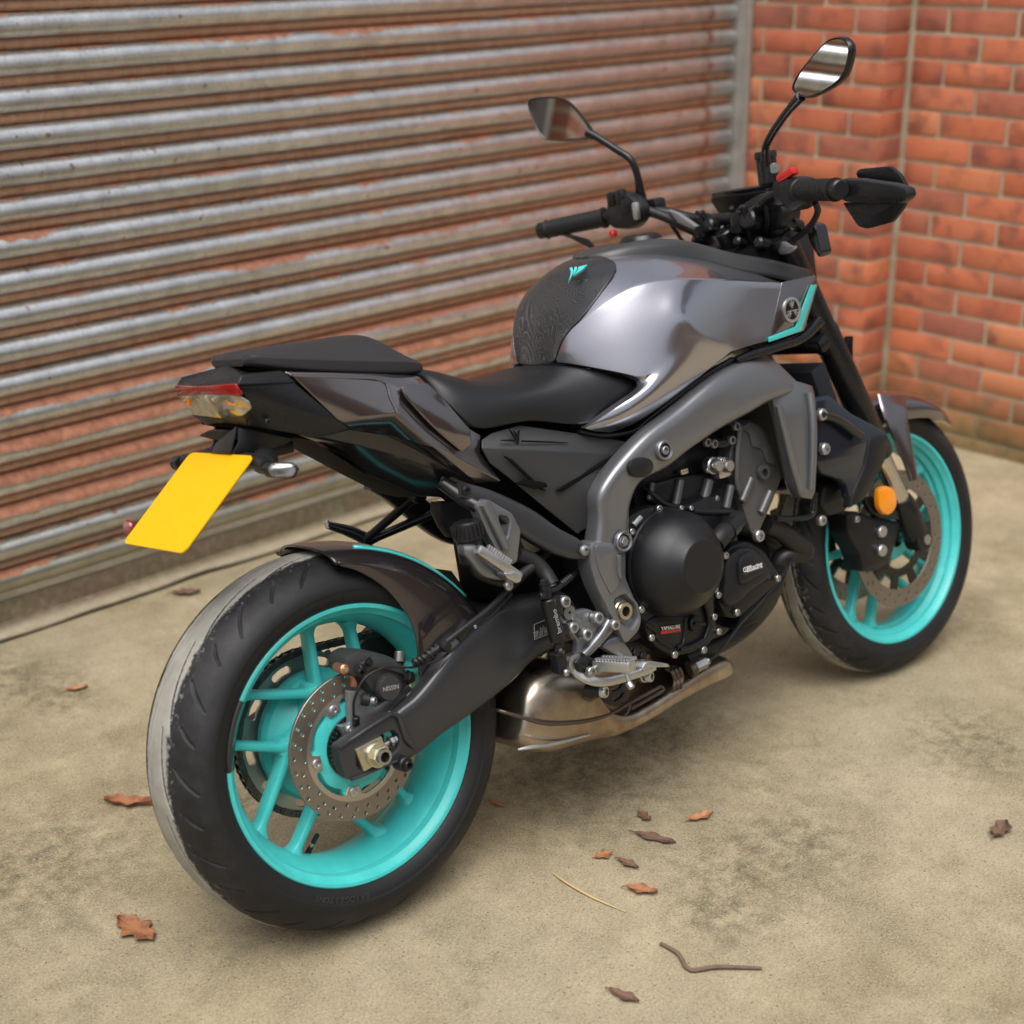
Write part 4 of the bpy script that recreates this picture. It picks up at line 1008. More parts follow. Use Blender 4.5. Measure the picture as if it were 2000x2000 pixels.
# rear reflector peeping out below the plate
pr_ = L(*px('K', 398, 705), .135); lathe([(0,-.004),(.014,-.004),(.015,0),(.013,.004),(0,.005)], 28, (pr_.x, pr_.y, pr_.z), 'x').build('rear_reflector', 'red_lens', ph_)
# hanger bracket
facets('H', dict(a=(640,568,-.040), b=(700,575,-.050), c=(905,622,-.055), d=(860,650,-.050), e=(775,672,-.046), f=(770,690,-.044), g=(612,690,-.040), h=(640,640,-.042)), [('a','b','e','f','g','h'),('b','c','d','e')], 'bracket_side', 'black_plastic', ph_, .004, .001)
facets('H', dict(a=(640,565,-.040), b=(545,640,.020), c=(520,690,.030), d=(612,690,-.040)), [('a','b','c','d')], 'bracket_rear', 'black_plastic', ph_, .004, .001, False)
mb = beam('H', [(505,600,515,615,.03,.05),(545,578,560,628,.0,.05),(600,575,605,630,-.02,.05),(645,585,650,615,-.03,.05)], 14, 3); mb.build('plate_lamp', 'black_plastic', ph_, 30)
ar = box(V_((-.035,0,.808)), .09, .075, .022, .005); ar.build('hanger_arm', 'black_plastic', ph_)
# indicators either side
for s in (1, -1):
    ind = empty('rear_indicator', parent=bike)
    st = tube([V_((-.085,-.05,.806)), V_((-.09,-.09,.806)), V_((-.098,-.135,.803))], [.013,.011,.010], 16, 4)
    a = L(*px('K', 1380, 240), -.125); bd = loft([[V_((x_, y_+.02*0, z_)) for x_, y_, z_ in rr] for rr in [[(-.10+dx+.5*k*.0, -.125-k, .800+dz) for dx, dz in ((.022,.012),(-.02,.014),(-.024,0),(-.018,-.014),(.024,-.012),(.03,0))] for k in (0,.055,.065)]])
    body = slab('K', [(1440,255,-.165),(1480,205,-.166),(1650,205,-.186),(1692,255,-.190),(1655,325,-.186),(1490,325,-.167)], None, .022, .004, .004)
    lens = slab('K', [(1447,262,-.1672),(1482,212,-.1682),(1625,218,-.1852),(1662,258,-.1892),(1635,315,-.1862),(1490,318,-.1692)], None, .004, .002, .004)
    for nm, mm, ma in (('stalk', st, 'rubber'), ('housing', body, 'black_plastic'), ('lens', lens, 'lens_clear'), ):
        if ma == 'lens_clear' and ma not in MATS: mat('lens_clear', (.24,.24,.245), .2, metal=.75, coat=1, var=.4, vscale=90)
        (mm if s > 0 else mm.mirror()).build(nm, ma, ind, 35)
    rb = tube([V_((-.06,-.062,.800)), V_((-.075,-.085,.802)), V_((-.085,-.112,.802))], [.021,.019,.0125], 18, 4); (rb if s > 0 else rb.mirror()).build('rubber_boot', 'rubber', ind)
# lettering on the side cover etc. comes with the engine
# ================================================================== swingarm, rear brake, hugger
sa = empty('swingarm', parent=bike)
arm = beam('P', [(762,1400,802,1480,-.140,.026),(782,1382,828,1462,-.142,.030),(812,1356,858,1436,-.145,.036),(853,1303,905,1403,-.146,.042),(892,1250,958,1364,-.144,.046),(936,1211,1000,1329,-.138,.048),(982,1180,1040,1288,-.132,.050),(1030,1162,1090,1262,-.126,.050),(1095,1155,1150,1240,-.120,.050)], 28, 4.5)
arm.build('right_arm', 'swingarm_grey', sa, 50); 
arm2 = arm.mirror(); arm2.build('left_arm', 'swingarm_grey', sa, 50)
endpl = slab('B', [(838,995),(1000,885),(1175,778),(1225,800),(1262,900),(1335,985),(1310,1045),(1250,1082),(1150,1112),(1000,1178),(916,1208),(882,1182),(850,1080)], -.148, .022, .004, .006, [[(955,1015),(1120,918),(1190,888),(1228,930),(1218,1000),(1150,1062),(1000,1150),(958,1112)]])
endpl.build('axle_fork', 'swingarm_grey', sa, 35); endpl.mirror().build('axle_fork', 'swingarm_grey', sa, 35)
tube(T('B', [(1178,782,-.1485),(1222,808,-.150),(1248,890,-.1505),(1272,955,-.150),(1325,1000,-.1475)]), .0045, 10, 5).build('arm_collar', 'swingarm_grey', sa, 45)
tube(T('B', [(845,1002,-.1485),(1000,893,-.149),(1172,788,-.149)]), .003, 8, 4).build('fork_edge', 'swingarm_grey', sa, 45); tube(T('B', [(920,1200,-.1485),(1000,1170,-.149),(1150,1104,-.149),(1245,1074,-.149)]), .003, 8, 4).build('fork_edge', 'swingarm_grey', sa, 45)
mid_ = box((.33,0,.40), .10, .20, .09, .02); mid_.build('cross_beam', 'swingarm_grey', sa)
slab('B', [(948,1012),(1112,925),(1160,1062),(1002,1152)], -.152, .02, .0015, .002).build('axle_block', 'zinc', sa)
ax_ = L(*px('B', 1082, 1042), -.152)
cyl(ax_, ax_+V_((0,-.004,0)), .0205, 24, .0006).build('axle_washer', 'steel', sa)
bolt(ax_+V_((0,-.004,0)), .0165, sa, 'hex', 'zinc', name='axle_nut', h=.8)
tb = lathe([(.0085,-.010),(.0125,-.010),(.0132,-.008),(.0132,.006),(.0085,.006)], 28, ax_+V_((0,-.014,0)), closed=True); tb.build('axle_end', 'steel', sa)
cyl(ax_+V_((0,-.018,0)), ax_+V_((0,.0,0)), .0088, 20).build('axle_bore', 'black_void', sa)
a0, a1 = L(*px('B', 1125, 985), -.141), L(*px('B', 1200, 945), -.141); cyl(a0, a1, .0045, 14).build('adjuster_screw', 'steel', sa); bolt(a0.lerp(a1, .45), .008, sa, 'hex', 'steel', d=a1-a0, name='adjuster_nut'); bolt(a0.lerp(a1, .8), .0062, sa, 'hex', 'steel', d=a1-a0, name='adjuster_head')
sp0 = L(*px('B', 1235, 1095), -.146); cyl(sp0+V_((0,.01,0)), sp0+V_((0,-.016,0)), .0125, 22, .002).build('spool', 'black_plastic', sa); bolt(sp0+V_((0,-.016,0)), .008, sa, 'socket', 'black_satin')
# warning label on the arm
def text_mesh(s, size, ext=.0003):
    cu = bpy.data.curves.new('t', 'FONT'); cu.body = s; cu.size = size; cu.align_x = 'CENTER'; cu.align_y = 'CENTER'; cu.extrude = ext; cu.resolution_u = 2
    ob_ = bpy.data.objects.new('t', cu); col.objects.link(ob_); dg = bpy.context.evaluated_depsgraph_get(); me = bpy.data.meshes.new_from_object(ob_.evaluated_get(dg)); bpy.data.objects.remove(ob_); return me
def text(s, size, p, xdir, ydir, m, parent, name='lettering', ext=.0003, bold=0.):
    me = text_mesh(s, size, ext); x = Vector(xdir).normalized(); z = x.cross(Vector(ydir)).normalized(); y = z.cross(x)
    me.transform(Matrix((x, y, z)).transposed().to_4x4()); o = link(name, me, m, parent); o.location = p; return o
def wheel_text(c, s_, r, a, size, y, m, parent, name):
    big = MB(); off = a
    for ch in s_:
        me = text_mesh(ch, size, .0004); co = [v.co for v in me.vertices]
        if co:
            aa = R_(off); X = Vector((math.sin(aa), 0, -math.cos(aa))); U = Vector((math.cos(aa), 0, math.sin(aa))); P0 = Vector((c[0], y, c[2]))+U*r
            big.add([P0+X*v.x+U*v.y+Vector((0,-1,0))*v.z for v in co], [tuple(p.vertices) for p in me.polygons])
        bpy.data.meshes.remove(me); off -= math.degrees(size*.72/r)
    o_ = big.build(name, m, parent, 30); o_['kind'] = 'stuff'; return o_
mat('tyre_print', (.03,.03,.031), .6)
wheel_text(RC, 'BRIDGESTONE', .2475, 262, .0135, -.0890, 'tyre_print', rw, 'tyre_lettering'); wheel_text(RC, 'S23 R', .2475, 8, .0165, -.0890, 'tyre_print', rw, 'tyre_lettering'); wheel_text(RC, 'BATTLAX', .2475, 205, .0125, -.0890, 'tyre_print', rw, 'tyre_lettering') if False else None
lb = T('C', [(622,868),(712,832),(715,930),(625,965)], -.1315); fr_ = plate(lb, .0008, .0002, [[lb[0].lerp(lb[2], .035), lb[1].lerp(lb[3], .035), lb[2].lerp(lb[0], .035), lb[3].lerp(lb[1], .035)]], steps=1); fr_.build('warning_label_frame', 'grey_print', sa)
for k, t in enumerate((.36, .52, .66, .8)):
    a, b = lb[0].lerp(lb[3], t), lb[1].lerp(lb[2], t); a, b = a.lerp(b, .1), b.lerp(a, .1); text(('i  !', 'max 225 kPa', '36 psi 250', '42 psi 290')[k], .0075, (a+b)/2+V_((0,-.0008,0)), b-a, lb[0]-lb[3], 'grey_print', sa, 'warning_lettering', .0001)

# ---- rear caliper and bracket
cp = empty('rear_caliper', parent=bike)
slab('B', [(905,640),(960,640),(1000,720),(1080,742),(1280,600),(1318,632),(1130,800),(1010,852),(990,935),(935,1005),(905,965),(860,882),(850,862),(915,850)], -.094, .012, .003, .004).build('caliper_bracket', 'alu_dark', cp)
body = slab('B', [(890,425),(955,392),(1080,400),(1165,425),(1250,468),(1292,540),(1300,590),(1215,690),(1120,702),(1045,640),(1000,565),(905,545),(880,480)], -.108, .05, .007, .006)
body.build('caliper_body', 'caliper_grey', cp, 40)
slab('B', [(985,470),(1080,420),(1165,440),(1235,480),(1265,545),(1180,520),(1080,500),(1010,530)], -.114, .01, .004, .004).build('caliper_bridge', 'caliper_grey', cp, 40)
pcn = L(*px('B', 1132, 615), -.108); lathe([(.021,0),(.0225,-.004),(.0215,-.013),(.0195,-.017),(0,-.0175)], 40, pcn).build('piston_housing', 'caliper_grey', cp, 35)
text('NISSIN', .0105, pcn+V_((0,-.0178,0)), (1,0,-.12), (0.12,0,1), 'grey_print', cp, 'caliper_lettering', .0003)
for a, b, r, mm in (((985,690),(1035,700),.0105,'rubber'), ((1030,698),(1062,706),.0062,'steel'), ((1000,505),(960,500),.0075,'black_plastic')):
    p_, q_ = L(*px('B', *a), -.112), L(*px('B', *b), -.118); cyl(p_, q_, r, 20, .0015).build('slide_pin', mm, cp)
bolt(L(*px('B', 1052, 704), -.122), .0065, cp, 'socket', 'alu_dark', d=(.6,-1,-.1)); bolt(L(*px('B', 975, 520), -.116), .007, cp, 'socket', 'black_satin'); bolt(L(*px('B', 1275, 558), -.112), .010, cp, 'hex', 'black_satin', d=(.5,-1,0)); bolt(L(*px('B', 905, 880), -.1), .007, cp, 'socket', 'alu')
bolt(L(*px('B', 1030, 460), -.115), .006, cp, 'hex', 'black_satin'); bolt(L(*px('B', 825, 1050), -.09), .006, cp, 'button', 'steel')
bz = L(*px('B', 1222, 455), -.105); cyl(bz, bz+V_((.004,0,.016)), .0075, 16, .001).build('bleed_nipple', 'steel', cp)
cl_ = L(*px('B', 868, 503), -.1); cyl(cl_+V_((0,.02,0)), cl_+V_((0,-.008,0)), .0085, 18, .002).build('pad_pin', 'copper', cp); cyl(cl_+V_((0,-.008,0)), cl_+V_((0,-.011,0)), .004, 12).build('pad_pin_tip', 'zinc', cp)
slab('B', [(900,530),(925,520),(960,590),(955,625),(925,615),(930,580)], -.098, .006, .001).build('brake_pad', 'copper', cp)
tube(T('B', [(945,860,-.104),(935,760,-.108),(945,680,-.118),(1000,570,-.126),(1080,515,-.13),(1160,492,-.13),(1290,495,-.13),(1380,475,-.14),(1450,455,-.148),(1520,415,-.154),(1600,345,-.156),(1690,250,-.156),(1800,170,-.156),(1932,30,-.156)]), .0022, 8, 5).build('sensor_wire', 'rubber', cp)
cyl(L(*px('B', 950, 805), -.106), L(*px('B', 953, 860), -.102), .006, 14, .001).build('speed_sensor', 'black_plastic', cp)
hs_ = tube(T('P', [(806,1296,-.135),(830,1284,-.142),(850,1270,-.152),(880,1247,-.158),(915,1220,-.160),(950,1193,-.158),(985,1160,-.156),(1008,1140,-.154),(1030,1120,-.15),(1060,1090,-.14),(1100,1060,-.12)]), .0052, 12, 5); hs_.build('brake_hose', 'rubber', cp)
for i, (u, v) in enumerate(((812,1293),(820,1289),(828,1285),(838,1278),(846,1272),(855,1266))):
    c_ = L(u, v, -.139-.002*i); cyl(c_+V_((-.0025,0,-.0015)), c_+V_((.0025,0,.0015)), .0075 if i < 3 else .0085, 14, .0008).build('hose_sleeve', 'rubber', cp)
c_ = L(*px('B', 1505, 360), -.158); box(c_, .022, .018, .016, .004, orient((.7,0,.6))).build('hose_joint', 'black_plastic', cp)
c_ = L(*px('B', 1618, 262), -.156); box(c_, .012, .02, .034, .003, orient((.7,0,.6))).build('hose_clamp', 'black_plastic', cp); bolt(L(*px('B', 1700, 238), -.162), .0035, cp, 'button', 'steel')

# ---- hugger mudguard: shell round the tyre
hg = empty('rear_hugger', parent=bike)
def hug(a, skR, skL, lift=0., wf=1., da=0.):
    """one cross ring at polar angle a; skirt depths in radius on each side"""
    top = .3275+lift; pr = [(-.104*wf, top-skR), (-.106*wf, top-skR*.55), (-.103*wf, top-.030), (-.090*wf, top-.016), (-.068*wf, top-.0075), (-.03*wf, top-.001), (0, top), (.03*wf, top-.001), (.068*wf, top-.0075), (.090*wf, top-.016), (.103*wf, top-.030), (.106*wf, top-skL*.55), (.104*wf, top-skL)]
    return [polar(RC, r, a-da*abs(y)/.1, y) for y, r in pr]
HR = [hug(90,.030,.030,.002,.90,3), hug(87,.034,.034,.001,.96,3), hug(83,.040,.04,0,1,2), hug(77,.050,.05), hug(70,.066,.06), hug(62,.088,.07), hug(54,.108,.08), hug(46,.135,.085), hug(38,.165,.085), hug(30,.185,.085), hug(23,.19,.085), hug(16,.18,.08)]
o = grid(HR).build('hugger_shell', 'hugger_paint' if 'hugger_paint' in MATS else (paint('hugger_paint', (.06,.052,.056), .75, .22), 'hugger_paint')[1], hg, 60, 2); solid(o, .003, 1)

st = [[polar(RC, .3255-.0095*(w_/.005)*0-d_, a, -.050-w_-d2_) for d_, d2_ in ((.0018,0),(.0036,.006),(.0058,.012))] for a, w_ in ((77,0),(70,.003),(60,.006),(50,.008),(40,.009),(33,.008))]
o = grid(st).build('hugger_stripe', 'teal_gloss', hg, 60, 1); solid(o, .004, 0)
slab('A', [(1375,280),(1440,262),(1490,330),(1500,400),(1420,330)], -.03, .06, .003).build('hugger_mount', 'black_plastic', hg)

# ================================================================== frame
frm = empty('main_frame', parent=bike)
spar = beam('D', [(205,1110,440,1075,-.190,.05),(222,920,436,915,-.192,.05),(220,770,452,800,-.195,.05),(285,640,520,668,-.199,.05),(400,495,700,572,-.204,.05),(560,330,870,438,-.208,.05),(760,180,1075,302,-.210,.05),(950,22,1260,205,-.212,.05),(1100,-92,1400,125,-.208,.05),(1240,-165,1530,80,-.200,.05),(1380,-195,1640,60,-.185,.05)], 32, 4)
leg_ = beam('D', [(1370,-70,1715,20,-.188,.04),(1440,110,1735,110,-.196,.04),(1470,230,1735,240,-.199,.04),(1520,450,1732,470,-.197,.04),(1572,680,1728,710,-.193,.04),(1612,775,1700,790,-.188,.034)], 28, 2.7)
legr = [tube(T('D', q_, None), .008, 10, 4) for q_ in ([(1480,150,-.203),(1520,320,-.204),(1570,540,-.202),(1625,730,-.196)], [(1690,60,-.198),(1712,260,-.203),(1712,500,-.201),(1700,720,-.195)])]
for s in (1, -1):
    (spar if s > 0 else spar.mirror()).build('main_spar', 'frame_grey', frm, 50)
    (leg_ if s > 0 else leg_.mirror()).build('front_leg', 'frame_grey', frm, 50)
    for q_ in legr: (q_ if s > 0 else q_.mirror()).build('leg_rib', 'frame_grey', frm, 50)
piv = slab('D', [(205,1080),(425,1080),(436,1180),(434,1330),(482,1440),(545,1600),(528,1690),(430,1792),(330,1590),(235,1400),(188,1250),(188,1140)], -.191, .035, .005, .010, [[(355,1480),(430,1440),(500,1520),(515,1610),(470,1680),(400,1640)]])
rec = slab('D', [(225,1100),(410,1100),(415,1160),(375,1165),(375,1300),(405,1370),(330,1450),(250,1290),(228,1200)], -.194, .006, .003, .006)
rec2 = slab('D', [(405,1170),(412,1330),(398,1350),(380,1310),(378,1172)], -.197, .006, .003, .003)
for s in (1, -1):
    (piv if s > 0 else piv.mirror()).build('pivot_plate', 'frame_grey', frm, 35); (rec if s > 0 else rec.mirror()).build('pivot_web', 'frame_grey', frm, 35); (rec2 if s > 0 else rec2.mirror()).build('pivot_rib', 'frame_grey', frm, 35)
pv_ = L(*px('D', 400, 1555), -.176); cyl(pv_+V_((0,.14,0)), pv_+V_((0,-.004,0)), .019, 28, .002).build('pivot_shaft', 'zinc', frm)
lathe([(.009,-.008),(.0150,-.008),(.0165,-.005),(.0165,0),(.009,0)], 32, pv_+V_((0,-.004,0)), closed=True).build('pivot_ring', 'zinc', frm, 25); cyl(pv_+V_((0,-.009,0)), pv_+V_((0,0,0)), .0092, 20).build('pivot_bore', 'black_void', frm)
sl_ = slab('D', [(350,1480),(430,1435),(505,1518),(520,1612),(470,1690),(395,1645)], -.176, .01, .003, .008); sl_.build('pivot_recess', 'frame_grey', frm, 35)
# round cap, sunken bolts
for (u, v, y, r) in ((690,455,-.2085,.0165), (410,1080,-.195,.0165)):
    c_ = L(*px('D', u, v), y); lathe([(r*.72,.004),(r*.78,-.004),(r,-.006),(r*1.12,-.004),(r*1.16,.002)], 32, c_).build('bolt_socket', 'frame_grey', frm, 30)
    cyl(c_+V_((0,.002,0)), c_+V_((0,-.001,0)), r*.75, 24).build('socket_floor', 'black_satin', frm); bolt(c_+V_((0,-.001,0)), r*.48, frm, 'socket' if v < 600 else 'hex', 'alu_dark', h=.7)
slab('D', [(455,570),(475,525),(530,505),(590,510),(622,545),(615,600),(570,635),(500,640),(465,610)], -.2095, .006, .003, smooth=3).build('frame_cap', 'black_plastic', frm, 35)
c_ = L(*px('D', 1325, 1040), -.165); bolt(c_, .012, frm, 'socket', 'alu')
hd_ = cyl((1.12,0,.80), (1.06,0,.96), .04, 28, .004); hd_.build('head_tube', 'frame_grey', frm)
box((1.03,0,.86), .13, .30, .10, .03).build('head_gusset', 'frame_grey', frm)

# ---- subframe rail and side cover under the seat
sub = beam('P', [(905,942,897,972,-.150,.03),(958,957,948,998,-.158,.03),(1035,993,1020,1048,-.168,.03),(1088,1030,1072,1078,-.176,.028),(1128,1052,1112,1092,-.182,.026),(1150,1078,1138,1092,-.184,.02)], 20, 4)
for s in (1, -1): (sub if s > 0 else sub.mirror()).build('subframe_rail', 'swingarm_grey', frm, 45)
bolt(L(*px('C', 935, 402), -.187), .010, frm, 'button', 'alu_dark', h=1.3); bolt(L(*px('J', 965, 1460), -.15), .009, frm, 'button', 'black_satin')
sc = empty('side_cover', parent=bike)
cvV = dict(a=(942,858,-.138), b=(962,845,-.128), c=(1015,830,-.126), d=(1140,848,-.132), e=(1222,862,-.145), f=(1214,888,-.152), g=(1178,932,-.158), h=(1160,962,-.160), i=(1166,1018,-.156), j=(1128,1043,-.152), k=(1056,985,-.150), l=(1000,938,-.148), m=(958,905,-.146), n=(942,875,-.146), o=(1060,880,-.157), p=(1130,925,-.160))
cov_ = facets('P', cvV, [('a','b','c','d','o','n'),('d','e','f','o'),('o','f','g','p'),('g','h','p'),('h','i','j','k','p'),('p','k','l','o'),('o','l','m','n')], 'cover_panel', 'black_plastic', sc, .004, .0015)
MATS['side_black'] = mat('side_black', (.028,.028,.03), .5, bump=.25, bscale=1300)
for o in cov_: o.data.materials[0] = MATS['side_black']
# sunk blade marks and the winged letters on the cover
for s in (1, -1):
    for pts in ([(90,1262),(130,1280),(300,1440),(270,1430)], [(600,1282),(640,1262),(560,1330),(380,1445),(350,1440)]):
        mb = slab('F', [(u, v, -.1595-.0006*(u > 300)) for u, v in pts], None, .004, .0004); (mb if s > 0 else mb.mirror()).build('blade_mark', 'black_void', sc)
    mb = slab('F', [(150,1400,-.1605),(200,1380,-.1605),(300,1398,-.1612),(310,1420,-.1615),(250,1430,-.1612),(170,1410,-.1605)], None, .004, .0006); (mb if s > 0 else mb.mirror()).build('vent_mark', 'black_void', sc)
def marks(win, polys, yoff, m, parent, name, mir=True):
    for pts in polys:
        for s in ((1, -1) if mir else (1,)):
            mb = slab(win, pts, None, .0016, .0002); (mb if s > 0 else mb.mirror()).build(name, m, parent)
ly = -.1475
marks('F', [[(72,1183,ly-.001),(120,1180,ly-.001),(142,1186,ly-.001),(140,1192,ly-.002),(75,1188,ly-.002)], [(178,1184,ly-.002),(330,1190,ly-.003),(412,1196,ly-.003),(412,1200,ly-.003),(178,1194,ly-.003)],
            [(114,1128,-.1405),(128,1138,-.141),(150,1165,-.145),(152,1190,-.149),(130,1160,-.1445)], [(134,1134,-.141),(148,1142,-.142),(158,1160,-.1445),(160,1205,-.1505),(152,1190,-.149),(150,1162,-.1445)],
            [(170,1130,-.1405),(158,1140,-.142),(157,1160,-.1445),(161,1205,-.1505),(166,1188,-.149),(166,1160,-.1445)]], 0, 'black_void', sc, 'cover_logo')
# turquoise winged mark on the tank pad
pl = [[(418,318),(430,312),(438,330),(432,352),(412,388),(424,350),(424,330)], [(442,314),(452,310),(458,322),(446,340),(436,356)], [(462,312),(508,300),(482,326),(440,352),(462,326)]]
for pts in pl:
    P_ = [L(*px('F', u, v), -.052-(u-418)*.00012*0) for u, v in pts]
    # settle on the pad's surface: a plane through three of its points
    A_, B_, C_ = pad_rows[1][3], pad_rows[2][3], pad_rows[1][4]; nn = (B_-A_).cross(C_-A_).normalized(); nn = nn if nn.z > 0 else -nn
    Q = []
    for u, v in pts:
        d = Vector(_Li @ _ray(*px('F', u, v))); o_ = Vector(LC); t = (A_+nn*.0035-o_).dot(nn)/d.dot(nn); Q.append(o_+d*t)
    mb = MB(); n = len(Q); mb.v = [tuple(q) for q in Q]+[tuple(q-nn*.004) for q in Q]; mb.f = [tuple(range(n)), tuple(range(2*n-1, n-1, -1))]+[(i, n+i, n+(i+1) % n, (i+1) % n) for i in range(n)]
    mb.build('pad_logo', 'teal_gloss', tank, fix=True)

# ================================================================== engine
en = empty('engine', parent=bike)
core = MB()
for c_, sx, sy, sz in (((.66,0,.44), .34, .30, .22), ((.80,0,.44), .16, .26, .18), ((.58,0,.60), .16, .20, .20), ((.77,0,.60), .26, .22, .20)):
    b_ = box(c_, sx, sy, sz, .02); core.add(b_.v, b_.f)
core.build('crankcase', 'engine_black', en, 40)
box((.80,0,.68), .25, .20, .14, .03).build('airbox', 'black_plastic', en); box((.45,0,.70), .20, .18, .20, .03).build('under_seat_box', 'black_void', en); box((.42,0,.55), .16, .14, .20, .03).build('shock_cover', 'black_void', en)
cb = L(*px('D', 700, 1215), -.172)
case = slab('D', [(455,905),(560,850),(650,832),(800,850),(960,905),(1040,1010),(1075,1150),(1085,1400),(1035,1480),(1045,1600),(1065,1700),(1000,1800),(880,1850),(760,1872),(640,1810),(580,1730),(545,1620),(450,1480),(432,1200),(436,1000)], -.168, .04, .006, .012)
case.build('clutch_case', 'engine_black', en, 35)
emb = slab('D', [(560,1640),(650,1585),(842,1600),(825,1765),(775,1805),(740,1805),(645,1745),(640,1700),(585,1680)], -.172, .006, .003, .008); emb.build('case_panel', 'engine_black', en, 35)
rib = [[(842,1600),(826,1765),(778,1808)], [(965,1480),(1000,1640),(965,1760)], [(800,1820),(900,1790),(990,1730),(1010,1640)], [(560,1640),(640,1700),(650,1745),(745,1806)]]
for pts in rib: tube(T('D', pts, -.171), .0045, 10, 4).build('case_rib', 'engine_black', en, 40)
# domed clutch guard with a flat cap
prof_ = [(.0985,.004),(.0985,-.004),(.0962,-.008),(.0955,-.022),(.0925,-.036),(.0870,-.050),(.0790,-.063),(.0690,-.0745),(.0495,-.0885),(.0480,-.0905),(.0460,-.0915),(0,-.0915)]
dc = L(*px('D', 712, 1222), -.168)
gd = lathe(prof_, 72, dc); gd.build('clutch_guard', 'cover_black', en, 18)
# stator side guard
slab('D', [(1078,1215),(1150,1110),(1270,1075),(1390,1150),(1435,1225),(1505,1330),(1450,1395),(1265,1555),(1205,1612),(1120,1600),(1062,1490),(1085,1400)], -.160, .03, .006, .012).build('generator_case', 'engine_black', en, 35)
slab('D', [(1112,1250),(1150,1165),(1230,1115),(1310,1120),(1375,1185),(1440,1300),(1400,1355),(1290,1430),(1225,1500),(1140,1540),(1095,1480),(1110,1400)], -.172, .02, .010, .016).build('generator_guard', 'cover_black', en, 35)
slab('D', [(1205,1230),(1240,1165),(1300,1140),(1350,1190),(1405,1290),(1300,1350),(1215,1390)], -.180, .014, .008, .012).build('guard_face', 'cover_black', en, 35)
bd_ = T('D', [(1228,1270),(1362,1222),(1370,1262),(1236,1316)], -.1808); plate(fillet(bd_, .003), .0012, .0003).build('guard_badge', 'black_gloss', en)
text('GBRacing', .0135, (bd_[0]+bd_[1]+bd_[2]+bd_[3])/4+V_((0,-.0006,.003)), bd_[1]-bd_[0], bd_[0]-bd_[3], 'white_print', en, 'guard_lettering', .0003)
text('the cover specialists', .0042, (bd_[2]+bd_[3])/2+V_((0,-.0006,.0045)), bd_[1]-bd_[0], bd_[0]-bd_[3], 'white_print', en, 'guard_strapline', .0003)
yb = T('D', [(668,1662),(806,1645),(806,1702),(670,1722)], -.1735); plate(yb, .001, .0002).build('oil_label', 'black_gloss', en)
text('YAMALUBE', .0095, (yb[0]+yb[1]+yb[2]+yb[3])/4+V_((0,-.0006,.003)), yb[1]-yb[0], yb[0]-yb[3], 'white_print', en, 'oil_lettering', .0002)
ys = [yb[3].lerp(yb[0], .12), yb[2].lerp(yb[1], .12), yb[2].lerp(yb[1], .42), yb[3].lerp(yb[0], .42)]; plate([p+V_((0,-.0004,0)) for p in ys], .0008, .0001).build('oil_label_band', 'red_plastic', en)
fc = L(*px('D', 900, 1640), -.171); cyl(fc+V_((0,.01,0)), fc+V_((0,-.008,0)), .0155, 28, .003).build('oil_filler', 'black_plastic', en); box(fc+V_((0,-.012,0)), .026, .010, .006, .002, Matrix.Rotation(R_(20), 3, 'Y')).build('filler_grip', 'black_plastic', en)
for u, v, y, r in ((650,855,-.170,.0085),(465,1012,-.170,.008),(1106,1176,-.164,.009),(1465,1332,-.164,.0085),(1058,1447,-.168,.008),(1185,1565,-.164,.0085),(1028,1597,-.168,.008),(1060,1697,-.168,.008),(957,1822,-.168,.0085),(757,1855,-.168,.0085),(598,1738,-.168,.0085),(528,1545,-.168,.009),(1040,1410,-.168,.007),(805,850,-.16,.006),(872,852,-.16,.006)):
    bolt(L(*px('D', u, v), y), r*.82, en, 'socket', 'steel', h=.85)
a_, b_ = L(*px('D', 480, 970), -.171), L(*px('D', 530, 915), -.171); tube([a_, b_], .006, 10).build('cable_guide', 'steel', en)
# cylinder block and head
slab('D', [(600,690),(780,640),(1000,610),(1160,640),(1200,720),(1260,900),(1320,1040),(1180,960),(1000,900),(850,850),(640,830),(590,800)], -.125, .05, .004, .006).build('cylinder_block', 'engine_black', en, 35)
slab('D', [(1140,500),(1165,380),(1200,285),(1290,245),(1370,290),(1440,420),(1490,560),(1505,640),(1450,790),(1400,905),(1330,1060),(1290,1020),(1250,900),(1195,720),(1150,610)], -.140, .05, .006, .008).build('cylinder_head', 'engine_grey', en, 35)
slab('D', [(1215,300),(1290,260),(1360,305),(1430,430),(1470,560),(1400,540),(1370,450),(1300,430),(1280,340)], -.145, .01, .003, .005).build('cam_cover', 'engine_grey', en, 35)
for k, ((u0, v0), (u1, v1), r) in enumerate((((612,670),(585,800),.006),((805,650),(770,835),.008),((1000,650),(950,850),.010),((1150,690),(1115,860),.008),((1292,640),(1222,812),.0085),((1422,730),(1352,892),.0085),((1060,770),(1010,850),.006))):
    cyl(L(*px('D', u0, v0), -.142 if k > 2 else -.130), L(*px('D', u1, v1), -.142 if k > 2 else -.130), r, 16, .003).build('stud_boss', 'engine_grey', en, 40)
tube(T('D', [(1212,290,-.147),(1195,480,-.148),(1190,640,-.148),(1200,720,-.147)]), .006, 10, 5).build('head_rib', 'engine_grey', en); c_ = L(*px('D', 1370, 605), -.145); lathe([(.008,-.006),(.014,-.006),(.015,0)], 24, c_).build('plug_boss', 'engine_grey', en)
for (u, v) in ((1022,560),(1095,560)):
    c_ = L(*px('D', u, v), -.145); lathe([(0,-.020),(.010,-.020),(.0125,-.016),(.0135,-.006),(.016,-.004),(.016,.01)], 28, c_).build('sensor_body', 'alu', en, 30)
